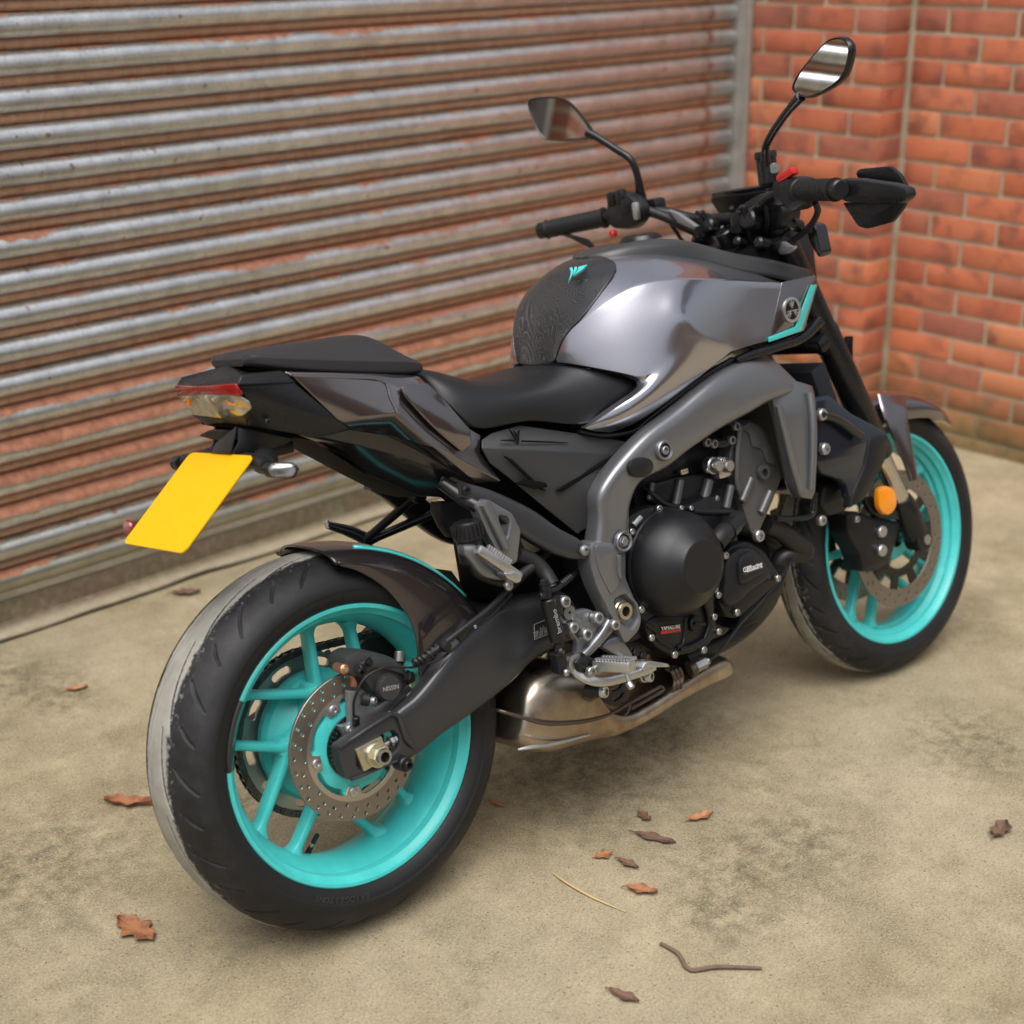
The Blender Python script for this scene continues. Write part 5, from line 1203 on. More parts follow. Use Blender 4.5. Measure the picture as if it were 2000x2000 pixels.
box(L(*px('D', 1080, 590), -.14), .035, .025, .03, .006).build('sensor_block', 'alu', en); cyl(L(*px('D', 1065, 500), -.142), L(*px('D', 1068, 545), -.142), .007, 14, .001).build('sensor_neck', 'alu', en)
for u, v in ((1022,560),(985,590),(1098,530)): bolt(L(*px('D', u, v), -.166 if u == 1022 else -.158), .0045, en, 'socket', 'alu')
for u, v in ((1175,290),(1145,385),(1022,410),(975,400)): bolt(L(*px('D', u, v), -.15), .0085, en, 'socket', 'alu_dark')
tube(T('D', [(960,400,-.14),(1080,410,-.145),(1150,390,-.145)]), .009, 12, 3).build('injector_rail', 'black_satin', en)
c_ = L(*px('D', 820, 600), -.12); box(c_, .02, .012, .01, .002).build('wire_tag', 'zinc', en)
# hoses
tube(T('D', [(1045,1090,-.185),(1085,1040,-.185),(1140,985,-.178),(1200,925,-.165)]), [.019,.019,.0175,.0175], 18, 5).build('water_hose', 'rubber', en); tube(T('D', [(1120,1010,-.181),(1160,965,-.175)]), [.0205,.0205], 18).build('hose_band', 'black_satin', en)
tube(T('D', [(540,700,-.12),(620,760,-.14),(720,830,-.15),(900,860,-.15),(1100,870,-.14)]), .004, 10, 5).build('cable', 'rubber', en)
tube(T('D', [(890,870,-.15),(1020,880,-.150),(1170,880,-.148)]), .006, 10, 3).build('hose_thin', 'rubber', en)
# headers
for k, dy in enumerate((0., .075, .15)):
    tube([p+V_((.0,dy,0)) for p in T('D', [(1385,960,-.105),(1480,1000,-.105),(1580,1080,-.105),(1660,1150,-.105)])]+[V_((1.03,-.085+dy*.8,.36)), V_((1.0,-.06+dy*.6,.28)), V_((.91,-.05+dy*.5,.235)), V_((.76,-.05+dy*.5,.225))], .0205, 18, 6).build('header_pipe', 'exhaust_dark', en)
box((.68,0,.32), .26, .20, .10, .03).build('oil_pan', 'engine_black', en)

# ---- exhaust box
N_ = NT('exhaust_steel'); tc = N_.n('TexCoord').outputs['Object']
n1 = N_.noise(tc, 9, 5, .6); n2 = N_.noise(tc, 45, 6, .7)
c = N_.mix(N_.ramp(n1, .35, .6), (.50,.43,.35), (.30,.21,.14)); c = N_.mix(N_.ramp(N_.noise(tc, 16, 4), .55, .72, 0, .75), c, (.24,.125,.075)); c = N_.mix(N_.ramp(n2, .5, .75, 0, .3), c, (.17,.14,.11))
c = N_.mix(N_.ramp(N_.n('SeparateXYZ', iVector=tc).outputs[0], .48, .34, 0, .4), c, (.60,.56,.50))
N_.col(c); N_.b.inputs['Metallic'].default_value = 1.; N_.lk(N_.ramp(n2, .3, .7, .26, .42), N_.b.inputs['Roughness']); N_.bump(n2, .12, .001)
mat('weld_metal', (.13,.10,.085), .5, metal=.9, bump=.6, bscale=160)
ex = empty('exhaust', parent=bike)
xb = beam('C', [(395,1330,368,1545,-.105,.20),(430,1235,400,1590,-.122,.23),(510,1140,490,1640,-.132,.25),(640,1085,625,1662,-.138,.26),(760,1095,770,1622,-.140,.26),(850,1190,880,1585,-.140,.26),(940,1340,985,1556,-.139,.26),(1060,1375,1100,1500,-.136,.25),(1220,1300,1240,1430,-.132,.24),(1400,1195,1420,1335,-.126,.22),(1560,1105,1590,1255,-.120,.20),(1700,1050,1740,1195,-.112,.18),(1765,1060,1790,1160,-.100,.14)], 36, 4.2)
xb.build('exhaust_box', 'exhaust_steel', ex, 60)
tube(T('C', [(365,1400,-.106),(420,1415,-.125),(520,1445,-.1335),(690,1492,-.1400),(880,1486,-.1412),(1010,1462,-.1402),(1110,1425,-.137),(1220,1365,-.133),(1420,1258,-.127)]), .0034, 10, 6).build('seam_weld', 'weld_metal', ex)
tube(T('C', [(1420,1258,-.129),(1432,1270,-.129),(1425,1290,-.128),(1330,1345,-.130),(1230,1400,-.1335)]), .0032, 8, 4).build('seam_weld', 'weld_metal', ex); tube(T('C', [(1225,1365,-.135),(1210,1420,-.133),(1160,1470,-.130)]), .003, 8, 4).build('seam_weld', 'weld_metal', ex)
for k in (0, 1, 2):
    tube(T('C', [(1462+22*k,1152-10*k,-.10),(1492+22*k,1168-10*k,-.1275),(1508+22*k,1220-10*k,-.1285),(1500+22*k,1275-10*k,-.1275),(1482+22*k,1305-10*k,-.10)]), .0042, 10, 5).build('joint_ring', 'weld_metal', ex)
o2 = T('C', [(1610,1150,-.122),(1700,1105,-.128)]); cyl(o2[0], o2[1], .0115, 6).build('lambda_sensor', 'alu_dark', ex); cyl(o2[0].lerp(o2[1], .55), o2[1]+(o2[1]-o2[0])*.2, .0075, 16, .001).build('lambda_tip', 'steel', ex); cyl(o2[0]-(o2[1]-o2[0])*.15, o2[0]+(o2[1]-o2[0])*.25, .016, 20, .003).build('lambda_boss', 'weld_metal', ex)
tube(T('C', [(1715,1098,-.128),(1780,1050,-.130),(1850,960,-.14),(1932,850,-.145)])+T('D', [(1300,1560,-.15),(1390,1450,-.15),(1450,1380,-.15),(1540,1250,-.12),(1575,1170,-.10)]), .0032, 8, 5).build('lambda_cable', 'rubber', ex)
tube(T('C', [(520,1655,-.128),(600,1640,-.134),(760,1615,-.137),(970,1562,-.137)]), [.002,.004,.004,.002], 10, 4).build('heat_lip', 'alu', ex)
lo_ = box((.80,0,.30), .14, .20, .10, .03); lo_.build('lower_cowl', 'black_plastic', ex)

# ================================================================== rearset, pedal, pegs
rs = empty('rider_footrest', parent=bike)
slab('C', [(765,690),(815,695),(845,745),(885,785),(960,768),(1025,795),(1050,840),(1105,828),(1135,880),(1120,920),(985,1065),(905,1110),(890,1060),(895,990),(880,950),(830,920),(795,880),(778,790)], -.192, .012, .004, .006, [ring_hole(L(*px('C', 1055, 905), -.192), .0035, 12)]).build('footrest_plate', 'frame_grey', rs, 35)
tube(T('C', [(1090,850,-.197),(1020,960,-.198),(930,1060,-.198)]), .007, 10, 4).build('plate_rib', 'frame_grey', rs, 40); tube(T('C', [(860,815,-.196),(905,870,-.197),(945,915,-.197)]), .006, 10, 3).build('plate_rib', 'frame_grey', rs, 40)
slab('C', [(1090,960),(1160,940),(1200,990),(1250,1060),(1215,1110),(1130,1060),(1050,1010)], -.182, .016, .004, .006).build('footrest_arm', 'frame_grey', rs, 35)
for u, v, y, r in ((792,722,-.194,.0105),(845,885,-.194,.010),(928,927,-.197,.0105),(1000,822,-.194,.0105),(1108,868,-.196,.0095)): bolt(L(*px('C', u, v), y), r, rs, 'socket', 'alu', h=1.4)
c_ = L(*px('C', 832, 792), -.193); lathe([(.0028,0),(.0028,-.006),(.0125,-.006),(.0135,-.003),(.0135,.002)], 28, c_).build('footrest_plug', 'frame_grey', rs, 30)
for u, v in ((1250,1040),(1295,1060)): bolt(L(*px('C', u, v), -.175), .008, rs, 'hex', 'black_satin')
# peg
p0, p1 = L(*px('C', 1005, 1118), -.205), L(*px('C', 1245, 1128), -.275); pd = (p1-p0).normalized()
pg = loft([sring(p0+V_((-.011*k,0,.0)), p0+V_((.011*k,0,0)), 0, 0, 4) for k in (1,)]) if False else None
bx_ = box((0,0,0), .026, .020, (p1-p0).length, .004, None); bx_.xf(Matrix.Translation((p0+p1)/2) @ orient(pd).to_4x4()); bx_.build('footpeg', 'alu', rs)
for k in range(11):
    c_ = p0.lerp(p1, .16+.08*k)+V_((0,0,.011)); 
    for dx in (-.008, .008): b_ = box((0,0,0), .008, .0055, .006, .0012); b_.xf(Matrix.Translation(c_+V_((dx,0,0)))); b_.build('peg_tooth', 'alu', rs)
cyl(L(*px('C', 1192,1150), -.262), L(*px('C', 1225,1250), -.268), .0038, 12).build('feeler', 'alu', rs); c_ = L(*px('C', 1226,1255), -.268); cyl(c_+V_((0,.004,.006)), c_+V_((0,-.004,-.004)), .0065, 14, .002).build('feeler_tip', 'steel', rs)
c_ = L(*px('C', 960, 1130), -.21); slab('C', [(890,1110),(950,1060),(1010,1085),(1020,1150),(985,1190),(905,1165)], -.205, .02, .004, .005).build('peg_clevis', 'black_satin', rs, 35); bolt(L(*px('C', 968, 1163), -.207), .009, rs, 'socket', 'steel')
# brake pedal
pdl = empty('brake_pedal', parent=bike)
pp = T('C', [(850,1085,-.188),(868,1130,-.190),(905,1180,-.195),(980,1218,-.205),(1060,1228,-.212),(1150,1212,-.215),(1240,1185,-.215),(1320,1160,-.215),(1375,1130,-.215)])
Q = catmull(pp, 5); rings = []
for i, p in enumerate(Q):
    d = (Q[min(i+1, len(Q)-1)]-Q[max(i-1, 0)]).normalized(); n_ = d.cross(V_((0,1,0))).normalized(); t = i/(len(Q)-1); hh_ = .010*(1-.25*t); ring = []
    for k in range(14):
        a = 2*math.pi*k/14; ca, sa_ = math.cos(a), math.sin(a); ring.append(p+n_*(math.copysign(abs(ca)**.6, ca)*hh_)+V_((0,1,0))*(math.copysign(abs(sa_)**.6, sa_)*.0055))
    rings.append(ring)
loft(rings).build('pedal_arm', 'alu', pdl, 45)
slab('C', [(1325,1105),(1345,1095),(1470,1115),(1480,1138),(1350,1140),(1310,1165),(1300,1145)], -.222, .022, .003, .003).build('pedal_toe', 'alu', pdl, 35)
lathe([(.006,-.01),(.0155,-.01),(.0165,-.006),(.0165,.006)], 28, L(*px('C', 862, 1105), -.186)).build('pedal_pivot', 'alu', pdl, 30)
slab('C', [(985,1270),(1040,1230),(1190,1210),(1270,1165),(1310,1190),(1250,1250),(1215,1340),(1130,1385),(1090,1370)], -.175, .008, .002, .004, [[(1105,1275),(1170,1235),(1185,1245),(1165,1275),(1115,1290)], [(1110,1345),(1190,1290),(1180,1325),(1130,1355)]]).build('pedal_bracket', 'black_satin', pdl, 35)
cyl(L(*px('C', 940, 1285), -.165), L(*px('C', 1030, 1288), -.185), .012, 20, .002).build('return_stop', 'rubber', pdl); bolt(L(*px('C', 1045, 1292), -.187), .0105, pdl, 'socket', 'alu', d=(.4,-1,0)); cyl(L(*px('C', 1300, 1195), -.178), L(*px('C', 1325, 1195), -.190), .011, 20, .002).build('pedal_stop', 'alu', pdl); bolt(L(*px('C', 1332, 1196), -.192), .010, pdl, 'socket', 'alu', d=(.4,-1,0))
# rear master cylinder
mc = empty('rear_master_cylinder', parent=bike)
q0, q1 = L(*px('C', 705, 705), -.195), L(*px('C', 772, 975), -.195); cyl(q0, q1, .0135, 24, .002).build('cylinder_body', 'black_plastic', mc); box(q0.lerp(q1, .22)+V_((.012,0,0)), .02, .02, .036, .004).build('cylinder_lug', 'black_plastic', mc)
box(q0.lerp(q1, .78)+V_((.008,0,0)), .03, .022, .02, .004).build('cylinder_foot', 'black_plastic', mc)
d_ = (q0-q1).normalized(); text('brembo', .0135, q0.lerp(q1, .5)+V_((-.002,-.0138,0)), d_, V_((-1,0,0)), 'grey_print', mc, 'cylinder_lettering', .0003)
bj = L(*px('C', 692, 650), -.195); cyl(bj+V_((0,0,-.016)), bj+V_((0,0,.010)), .0095, 20, .002).build('banjo', 'black_satin', mc); bolt(bj+V_((0,0,.010)), .008, mc, 'hex', 'black_satin', d=(0,0,1)); cyl(L(*px('C', 655,690), -.2), L(*px('C', 690,690), -.2), .006, 12, .001).build('bleed_screw', 'black_satin', mc)
tube(T('C', [(715,660,-.195),(770,640,-.185),(840,580,-.165),(900,530,-.14)]), .0048, 10, 5).build('feed_hose', 'rubber', mc)
for k in range(5): c_ = L(*px('C', 800+12*k, 612-10*k), -.178+.003*k); cyl(c_+V_((-.002,0,-.001)), c_+V_((.002,0,.001)), .0065, 12, .0006).build('hose_ring', 'rubber', mc)
pr0, pr1 = L(*px('C', 772, 975), -.195), L(*px('C', 800, 1100), -.195); cyl(pr0, pr1, .0042, 12).build('push_rod', 'steel', mc); cyl(pr0, pr0.lerp(pr1, .3), .009, 16, .001).build('rod_boot', 'rubber', mc); bolt(pr0.lerp(pr1, .5), .0065, mc, 'hex', 'steel', d=pr1-pr0)
slab('C', [(760,1060),(800,1040),(830,1060),(840,1160),(815,1195),(785,1185),(775,1120)], -.206, .02, .004, .005).build('clevis', 'black_satin', mc, 35); bolt(L(*px('C', 822, 1170), -.208), .0065, mc, 'button', 'steel', h=1.6)
# passenger pegs with hangers, both sides
for s in (1,):
    ph2 = empty('passenger_footrest', parent=bike); f_ = (lambda m: m) if s > 0 else (lambda m: m.mirror())
    f_(slab('C', [(255,120),(295,80),(345,82),(400,118),(485,165),(545,262),(522,470),(490,498),(455,490),(405,438),(330,300)], -.165, .022, .004, .006, [[(400,180),(455,190),(470,215),(455,310),(435,330)]])).build('footrest_hanger', 'frame_grey', ph2, 35)
    f_(tube(T('C', [(310,105,-.167),(370,230,-.169),(440,385,-.169)]), [.010,.009,.008], 10, 4)).build('hanger_rib', 'frame_grey', ph2, 40)
    f_(beam('C', [(168,370,175,430,-.172,.02),(262,372,210,460,-.178,.02),(330,470,290,560,-.182,.02),(420,540,380,588,-.184,.02),(500,590,430,590,-.184,.02)], 16, 3)).build('peg_bracket', 'frame_grey', ph2, 40)
    a, b = V_(L(*px('C', 262, 392), -.20)), V_(L(*px('C', 530, 575), -.20)); d_ = (b-a).normalized()
    m_ = box((0,0,0), .016, .018, (b-a).length, .005); m_.xf(Matrix.Translation((a+b)/2) @ orient(d_).to_4x4()); f_(m_).build('passenger_peg', 'alu', ph2)
    for k in range(10):
        t_ = box((0,0,0), .007, .016, .0045, .001); t_.xf(Matrix.Translation(a.lerp(b, .22+.055*k)+V_((.004,0,.009))) @ orient(d_).to_4x4()); f_(t_).build('peg_rubber', 'alu', ph2)
    e_ = slab('C', [(440,545),(505,525),(556,552),(540,605),(515,612),(450,580)], -.212, .022, .004, .004); f_(e_).build('peg_end', 'alu', ph2, 35)
    p_ = L(*px('C', 458, 622), -.19); bolt(V_((p_.x, p_.y*s, p_.z)), .009, ph2, 'button', 'steel', d=(0,-s,0), h=1.4)
    f_(tube([V_((.235,-.10,.70)), V_((.25,-.135,.67)), V_((.262,-.155,.655))], .012, 12, 3)).build('hanger_stay', 'black_satin', ph2)
ph3 = empty('passenger_footrest', parent=bike)
for a, b in ((V_((.316,.10,.650)), V_((.246,.188,.578))), (V_((.371,.12,.607)), V_((.252,.190,.574)))):
    tube([a, a.lerp(b, .15), a.lerp(b, .85), b], [.013,.009,.008,.011], 14, 2).build('hanger_strut', 'black_satin', ph3, 40)
cyl((.316,.09,.652), (.316,.115,.648), .016, 20, .003).build('strut_boss', 'black_satin', ph3); cyl((.375,.11,.607), (.375,.135,.605), .016, 20, .003).build('strut_boss', 'black_satin', ph3)
tube([V_((.252,.188,.576)), V_((.225,.20,.598)), V_((.190,.215,.618))], [.012,.011,.007], 14, 3).build('passenger_peg', 'black_satin', ph3); cyl((.190,.213,.612), (.189,.216,.626), .0055, 12, .001).build('peg_tip', 'alu', ph3)
# rear brake reservoir
rv = empty('brake_reservoir', parent=bike); rc_ = L(*px('C', 205, 285), -.15)
lathe([(0,.018),(.020,.018),(.0235,.015),(.0245,.0),(.0245,-.012),(.022,-.014),(.021,-.05),(.016,-.055),(0,-.055)], 36, rc_, 'z').build('reservoir_body', 'black_plastic', rv, 30)
for k in range(18): a = 2*math.pi*k/18; c_ = box((rc_.x+.0248*math.cos(a), rc_.y+.0248*math.sin(a), rc_.z+.003), .004, .004, .020, .001); c_.build('cap_ridge', 'black_plastic', rv)
tube([rc_+V_((0,0,-.05)), rc_+V_((.01,0,-.075)), rc_+V_((.06,-.01,-.10))]+T('C', [(640,490,-.16),(700,560,-.17),(740,640,-.185)]), .009, 12, 5).build('reservoir_hose', 'rubber', rv)
tube(T('C', [(520,430,-.15),(600,460,-.155),(680,530,-.165),(735,620,-.18)]), .0135, 14, 5).build('reservoir_hose', 'rubber', rv)
# shock spring hint and inner mudguard
slab('J', [(740,1570),(1060,1550),(1060,1760),(960,1800),(870,1890),(800,1800),(735,1660)], -.06, .03, .003).build('inner_mudguard', 'black_plastic', frm)
c_ = L(*px('C', 575, 310), -.07); lathe([(.012,-.02),(.028,-.02),(.031,-.008),(.031,.03)], 28, c_).build('shock_adjuster', 'zinc', frm)
# side stand on the far side carries the lean
ss = empty('side_stand', parent=bike)
tan = math.tan(LEAN); foot = V_((.62, .285, .285*tan+.006))
tube([V_((.60,.13,.30)), V_((.615,.20,.19)), foot], [.013,.011,.010], 14, 5).build('stand_leg', 'black_satin', ss)
m_ = box((0,0,0), .07, .045, .008, .003); m_.xf(Matrix.Translation(foot) @ Matrix.Rotation(LEAN, 4, 'X')); m_.build('stand_foot', 'black_satin', ss)
# ================================================================== front end
def swap(mb):
    """a plate built in (x', y', z') = (-y, x, z) back into the bike's frame: its face looks to the rear"""
    mb.v = [(v[1], -v[0], v[2]) for v in mb.v]; return mb
def TX(win, pts, x=None):
    out = []
    for p in pts:
        q = LX(*px(win, p[0], p[1]), p[2] if len(p) > 2 else x); out.append(V_((-q.y, q.x, q.z)))
    return out
def slabx(win, pts, x, t, bev=.002, r=0., smooth=0, holes=()):
    P = TX(win, pts, x)
    if r: P = fillet(P, r)
    if smooth: P = catmull(P, smooth, True)
    return swap(plate(P, t, bev, [TX(win, h, x) for h in holes]))
fk = empty('front_fork', parent=bike)
def fkp(z, y, dx=0): return V_((1.437+dx-.46*(z-.3), y, z))
for s in (-1, 1):
    y = .105*s
    tube([fkp(1.0,y), fkp(.80,y), fkp(.79,y), fkp(.51,y), fkp(.505,y)], [.0265,.0265,.029,.029,.0265], 28).build('outer_tube', 'black_satin', fk, 35)
    cyl(fkp(.52,y), fkp(.37,y), .0205, 24).build('inner_tube', 'fork_steel', fk)
    tube([fkp(.40,y), fkp(.385,y), fkp(.33,y), fkp(.285,y)], [.024,.028,.028,.022], 22).build('axle_clamp', 'black_satin', fk, 35)
    cyl((1.437,y-.02*1,.30), (1.437,y+.02,.30), .026, 24, .003).build('axle_boss', 'black_satin', fk)
    cyl((1.437,y+s*.02,.30), (1.437,y+s*.026,.30), .012, 6).build('axle_nut', 'steel', fk)
    cyl(fkp(1.0,y), fkp(1.012,y), .022, 24, .003).build('fork_cap', 'black_satin', fk)
    # caliper
    cal = slab('E', [(560,985),(620,960),(720,1000),(800,1010),(860,1020),(840,1110),(800,1240),(720,1290),(650,1290),(640,1200),(570,1080)], -.108, .05, .008, .008); (cal if s < 0 else cal.mirror()).build('front_caliper', 'black_plastic', fk, 35)
    for u, v in ((742,1070),(742,1172)):
        c_ = L(*px('E', u, v), -.109); m_ = lathe([(0,-.010),(.011,-.010),(.0128,-.007),(.0128,.0)], 28, c_); (m_ if s < 0 else m_.mirror()).build('caliper_piston', 'alu', fk, 30)
    rf = slab('E', [(740,850),(775,826),(815,840),(835,885),(832,940),(800,980),(765,975),(738,930)], -.140, .012, .005, smooth=3); (rf if s < 0 else rf.mirror()).build('side_reflector', 'orange_lens', fk, 40)
    br = slab('E', [(660,900),(700,880),(840,960),(850,1010),(740,1000),(690,960)], -.118, .012, .003, .004); (br if s < 0 else br.mirror()).build('reflector_bracket', 'black_satin', fk, 35)
cyl((1.437,-.13,.30), (1.437,.13,.30), .011, 18).build('front_axle', 'steel', fk)
box((1.205,0,.775), .075, .255, .034, .012, Matrix.Rotation(R_(-24.7), 3, 'Y')).build('lower_clamp', 'black_satin', fk)
box((1.118,0,.985), .085, .26, .030, .012, Matrix.Rotation(R_(-24.7), 3, 'Y')).build('top_clamp', 'black_satin', fk)
bolt(V_((1.098,-.05,1.0)), .012, fk, 'hex', 'black_satin', d=(0,0,1)); bolt(V_((1.100,0,1.003)), .02, fk, 'hex', 'black_satin', d=(-.4,0,.9))
# front mudguard
fd = empty('front_mudguard', parent=bike)
def fring(a, wf, sk): 
    pr = [(-.078*wf, .318-sk), (-.080*wf, .318-sk*.5), (-.074*wf, .312), (-.045*wf, .320), (0, .322), (.045*wf, .320), (.074*wf, .312), (.080*wf, .318-sk*.5), (.078*wf, .318-sk)]
    return [polar(FCc, r, a, y) for y, r in pr]
o = grid([fring(a, w_, k_) for a, w_, k_ in ((40,.55,.01),(48,.85,.025),(60,1,.04),(76,1,.055),(92,1,.06),(108,1,.055),(125,1,.045),(140,.95,.035),(150,.8,.02))]).build('mudguard_shell', 'tail_paint', fd, 60, 2); solid(o, .003, 1)
for s in (1, -1):
    ar = beam('E', [(735,330,885,350,-.090,.012),(760,430,890,420,-.108,.012),(810,560,905,540,-.118,.012),(870,690,925,660,-.125,.012),(910,800,950,780,-.128,.012)], 14, 3); (ar if s > 0 else ar.mirror()).build('mudguard_arm', 'tail_paint', fd, 40)
# radiator
rd = empty('radiator', parent=bike)
Rm = Matrix.Rotation(R_(-18), 3, 'Y')
box((1.155,0,.605), .045, .33, .27, .006, Rm).build('radiator_core', 'radiator_fin', rd)
for s in (1, -1):
    m_ = slab('E', [(395,345),(470,330),(590,430),(790,535),(782,660),(715,800),(640,900),(585,905),(560,800),(430,760),(398,700)], -.176, .02, .008, .010); (m_ if s > 0 else m_.mirror()).build('radiator_shroud', 'radiator_blue' if 'radiator_blue' in MATS else mat('radiator_blue', (.008,.012,.022), .22, coat=.6), rd, 35)
    m_ = tube(T('E', [(430,440,-.185),(520,470,-.19),(640,560,-.19)]), .009, 12, 4); (m_ if s > 0 else m_.mirror()).build('radiator_pipe', 'black_gloss', rd)
    m_ = slab('E', [(690,560),(790,545),(770,700),(660,900),(580,950),(600,860),(660,720)], -.180, .02, .006, .008); (m_ if s > 0 else m_.mirror()).build('shroud_fin', 'black_plastic', rd, 35)
    for u, v, r in ((415,440,.012),(430,625,.012),(415,1010,.011),(610,1005,.007)): 
        p_ = L(*px('E', u, v), -.182 if v < 900 else -.13); bolt(V_((p_.x, p_.y*s, p_.z)), r, rd, 'socket', 'alu', d=(0,-s,0))
tube(T('E', [(180,1000,-.14),(280,1000,-.14),(370,985,-.14),(385,930,-.14),(390,860,-.14)]), .006, 10, 4).build('crash_bracket', 'black_satin', rd)
slab('E', [(440,820),(560,800),(590,880),(560,960),(470,990),(420,930)], -.13, .05, .006, .008).build('horn', 'black_plastic', rd)
slab('D', [(1230,1560),(1440,1400),(1500,1340),(1545,1235),(1500,1440),(1390,1620),(1180,1690)], -.135, .05, .006, .008).build('belly_guard', 'black_plastic', en, 35)
box((.93,0,.36), .16, .18, .12, .03).build('oil_filter_block', 'black_void', en)
# ================================================================== handlebar
hb = empty('handlebar', parent=bike)
def bar(y): return V_((1.075-.02*(abs(y) > .05), y, 1.045))
hpts = [(.943,-.405,1.068),(1.0,-.27,1.076),(1.028,-.20,1.078),(1.05,-.15,1.07),(1.075,-.09,1.048),(1.082,-.04,1.040),(1.082,.04,1.040),(1.075,.09,1.048),(1.05,.15,1.07),(1.028,.20,1.078),(1.0,.27,1.076),(.943,.405,1.068)]
tube([V_(p) for p in hpts], .0125, 16, 4).build('bar_tube', 'black_satin', hb)
for s in (-1, 1):
    g0, g1 = V_((1.002,.265*s,1.076)), V_((.948,.392*s,1.069))
    tube([g0, g0.lerp(g1, .04), g0.lerp(g1, .06), g0.lerp(g1, .98), g1], [.022,.022,.019,.0185,.021], 20).build('grip', 'rubber', hb, 35)
    for k in range(9): c_ = g0.lerp(g1, .15+.09*k); cyl(c_, c_.lerp(g1, .03), .0196, 18).build('grip_rib', 'rubber', hb)
    cyl(g1, g1+(g1-g0).normalized()*.022, .0175, 20, .003).build('bar_end', 'black_satin', hb)
    box((1.02,.225*s,1.076), .055, .05, .05, .012, Matrix.Rotation(R_(-20)*s, 3, 'Z')).build('switch_box', 'black_plastic', hb)
    box((1.075,.05*s,1.03), .05, .03, .045, .008).build('bar_clamp', 'black_satin', hb)
    tube([V_((1.05,.19*s,1.075)), V_((1.055,.23*s,1.070)), V_((1.045,.30*s,1.066)), V_((1.005,.40*s,1.062)), V_((.998,.415*s,1.062))], [.009,.011,.008,.007,.009], 14, 5).build('lever', 'black_satin', hb)
    box((1.055,.175*s,1.085), .035, .05, .03, .008).build('lever_perch', 'black_satin', hb)
# left-hand switches
c_ = LX(*px('I', 530, 916), .985); cyl(c_+V_((.008,0,0)), c_+V_((-.006,0,0)), .0075, 16, .002).build('horn_button', 'red_plastic', hb)
for u, v in ((530,770),(565,760),(590,800)): c_ = LX(*px('I', u, v), .99); box(c_, .02, .022, .03, .006).build('switch', 'black_plastic', hb)
swap(plate(fillet(TX('I', [(500,790),(540,740),(590,750),(640,800),(640,860),(600,900),(520,895),(495,840)], .985), .012), .03, .008)).build('switch_face', 'black_plastic', hb, 40)
c_ = LX(*px('I', 628, 820), .982); box(c_, .012, .012, .035, .003).build('cable_adjuster', 'alu', hb)
# left clutch guard blade
slabx('I', [(255,905),(330,915),(420,940),(460,985),(430,975),(350,935)], .955, .006, .002).build('lever_guard', 'black_satin', hb)
# right-hand controls
c_ = LX(*px('I', 1262, 668), 1.0); box(c_, .02, .042, .014, .004, Matrix.Rotation(R_(-18), 3, 'X')).build('kill_switch', 'red_plastic', hb)
swap(plate(fillet(TX('I', [(1215,700),(1260,680),(1320,690),(1340,740),(1335,790),(1280,830),(1230,800)], .99), .012), .04, .008)).build('throttle_housing', 'black_plastic', hb, 40)
tube([V_((1.0,-.30,1.05)), V_((1.02,-.285,1.03)), V_((1.06,-.22,1.0)), V_((1.1,-.12,.97))], .006, 10, 5).build('throttle_cable', 'rubber', hb)
rsv = empty('front_brake_reservoir', parent=bike); rc2 = LX(*px('I', 1178, 655), 1.045)
lathe([(0,.038),(.019,.038),(.021,.034),(.021,.026),(.019,.024),(.019,-.025),(.012,-.03),(0,-.03)], 30, rc2, 'z').build('reservoir_pot', 'black_plastic', rsv, 30)
cyl(rc2+V_((-.004,-.021,.004)), rc2+V_((-.012,-.028,.004)), .010, 18, .001).build('sight_glass', 'lens_clear', rsv); box(rc2+V_((.012,.024,-.004)), .02, .01, .03, .003).build('reservoir_clip', 'copper', rsv)
tube([rc2+V_((0,0,-.03)), rc2+V_((.01,0,-.06)), V_((1.055,-.175,1.085))], .006, 10, 4).build('reservoir_feed', 'rubber', rsv)
# right lever guard: end fairing and blade
gg = empty('lever_guard', parent=bike)
slabx('I', [(1462,705),(1485,685),(1560,688),(1700,708),(1762,728),(1770,760),(1740,790),(1600,792),(1490,782),(1462,750)], .955, .022, .006, .008).build('guard_mount', 'black_satin', gg, 40)
c_ = LX(*px('I', 1502, 728), .96); bolt(c_, .010, gg, 'button', 'alu', d=(-1,0,0))
slabx('I', [(1490,785),(1560,785),(1765,765),(1745,810),(1700,868),(1592,897),(1555,885)], .985, .008, .003, .006).build('guard_blade', 'black_satin', gg, 40)
slabx('I', [(1545,660),(1560,645),(1690,632),(1735,670),(1768,735),(1700,725),(1560,692)], 1.01, .008, .003, .006).build('guard_blade', 'black_satin', gg, 40)
# instruments, key and cables: a busy dark cluster
ds = empty('instrument_cluster', parent=bike)
box((1.165,0,1.045), .03, .17, .11, .012, Matrix.Rotation(R_(-35), 3, 'Y')).build('display_housing', 'black_plastic', ds); box((1.148,0,1.057), .004, .145, .085, .003, Matrix.Rotation(R_(-35), 3, 'Y')).build('display_glass', 'black_gloss', ds)
cyl((1.085,0,.985), (1.068,0,1.018), .018, 24, .003).build('ignition_lock', 'black_satin', ds); c_ = LX(*px('I', 1262, 972), 1.08); swap(plate(fillet(TX('I', [(1218,990),(1235,945),(1262,955),(1300,970),(1270,1000),(1235,1005)], 1.075), .006), .006, .002)).build('ignition_key', 'alu', ds)
box((1.20,0,.93), .10, .17, .16, .03).build('headlamp_pod', 'black_plastic', ds); box((1.08,0,.95), .08, .22, .06, .02).build('cable_tray', 'black_void', ds)
rg = random.Random(5)
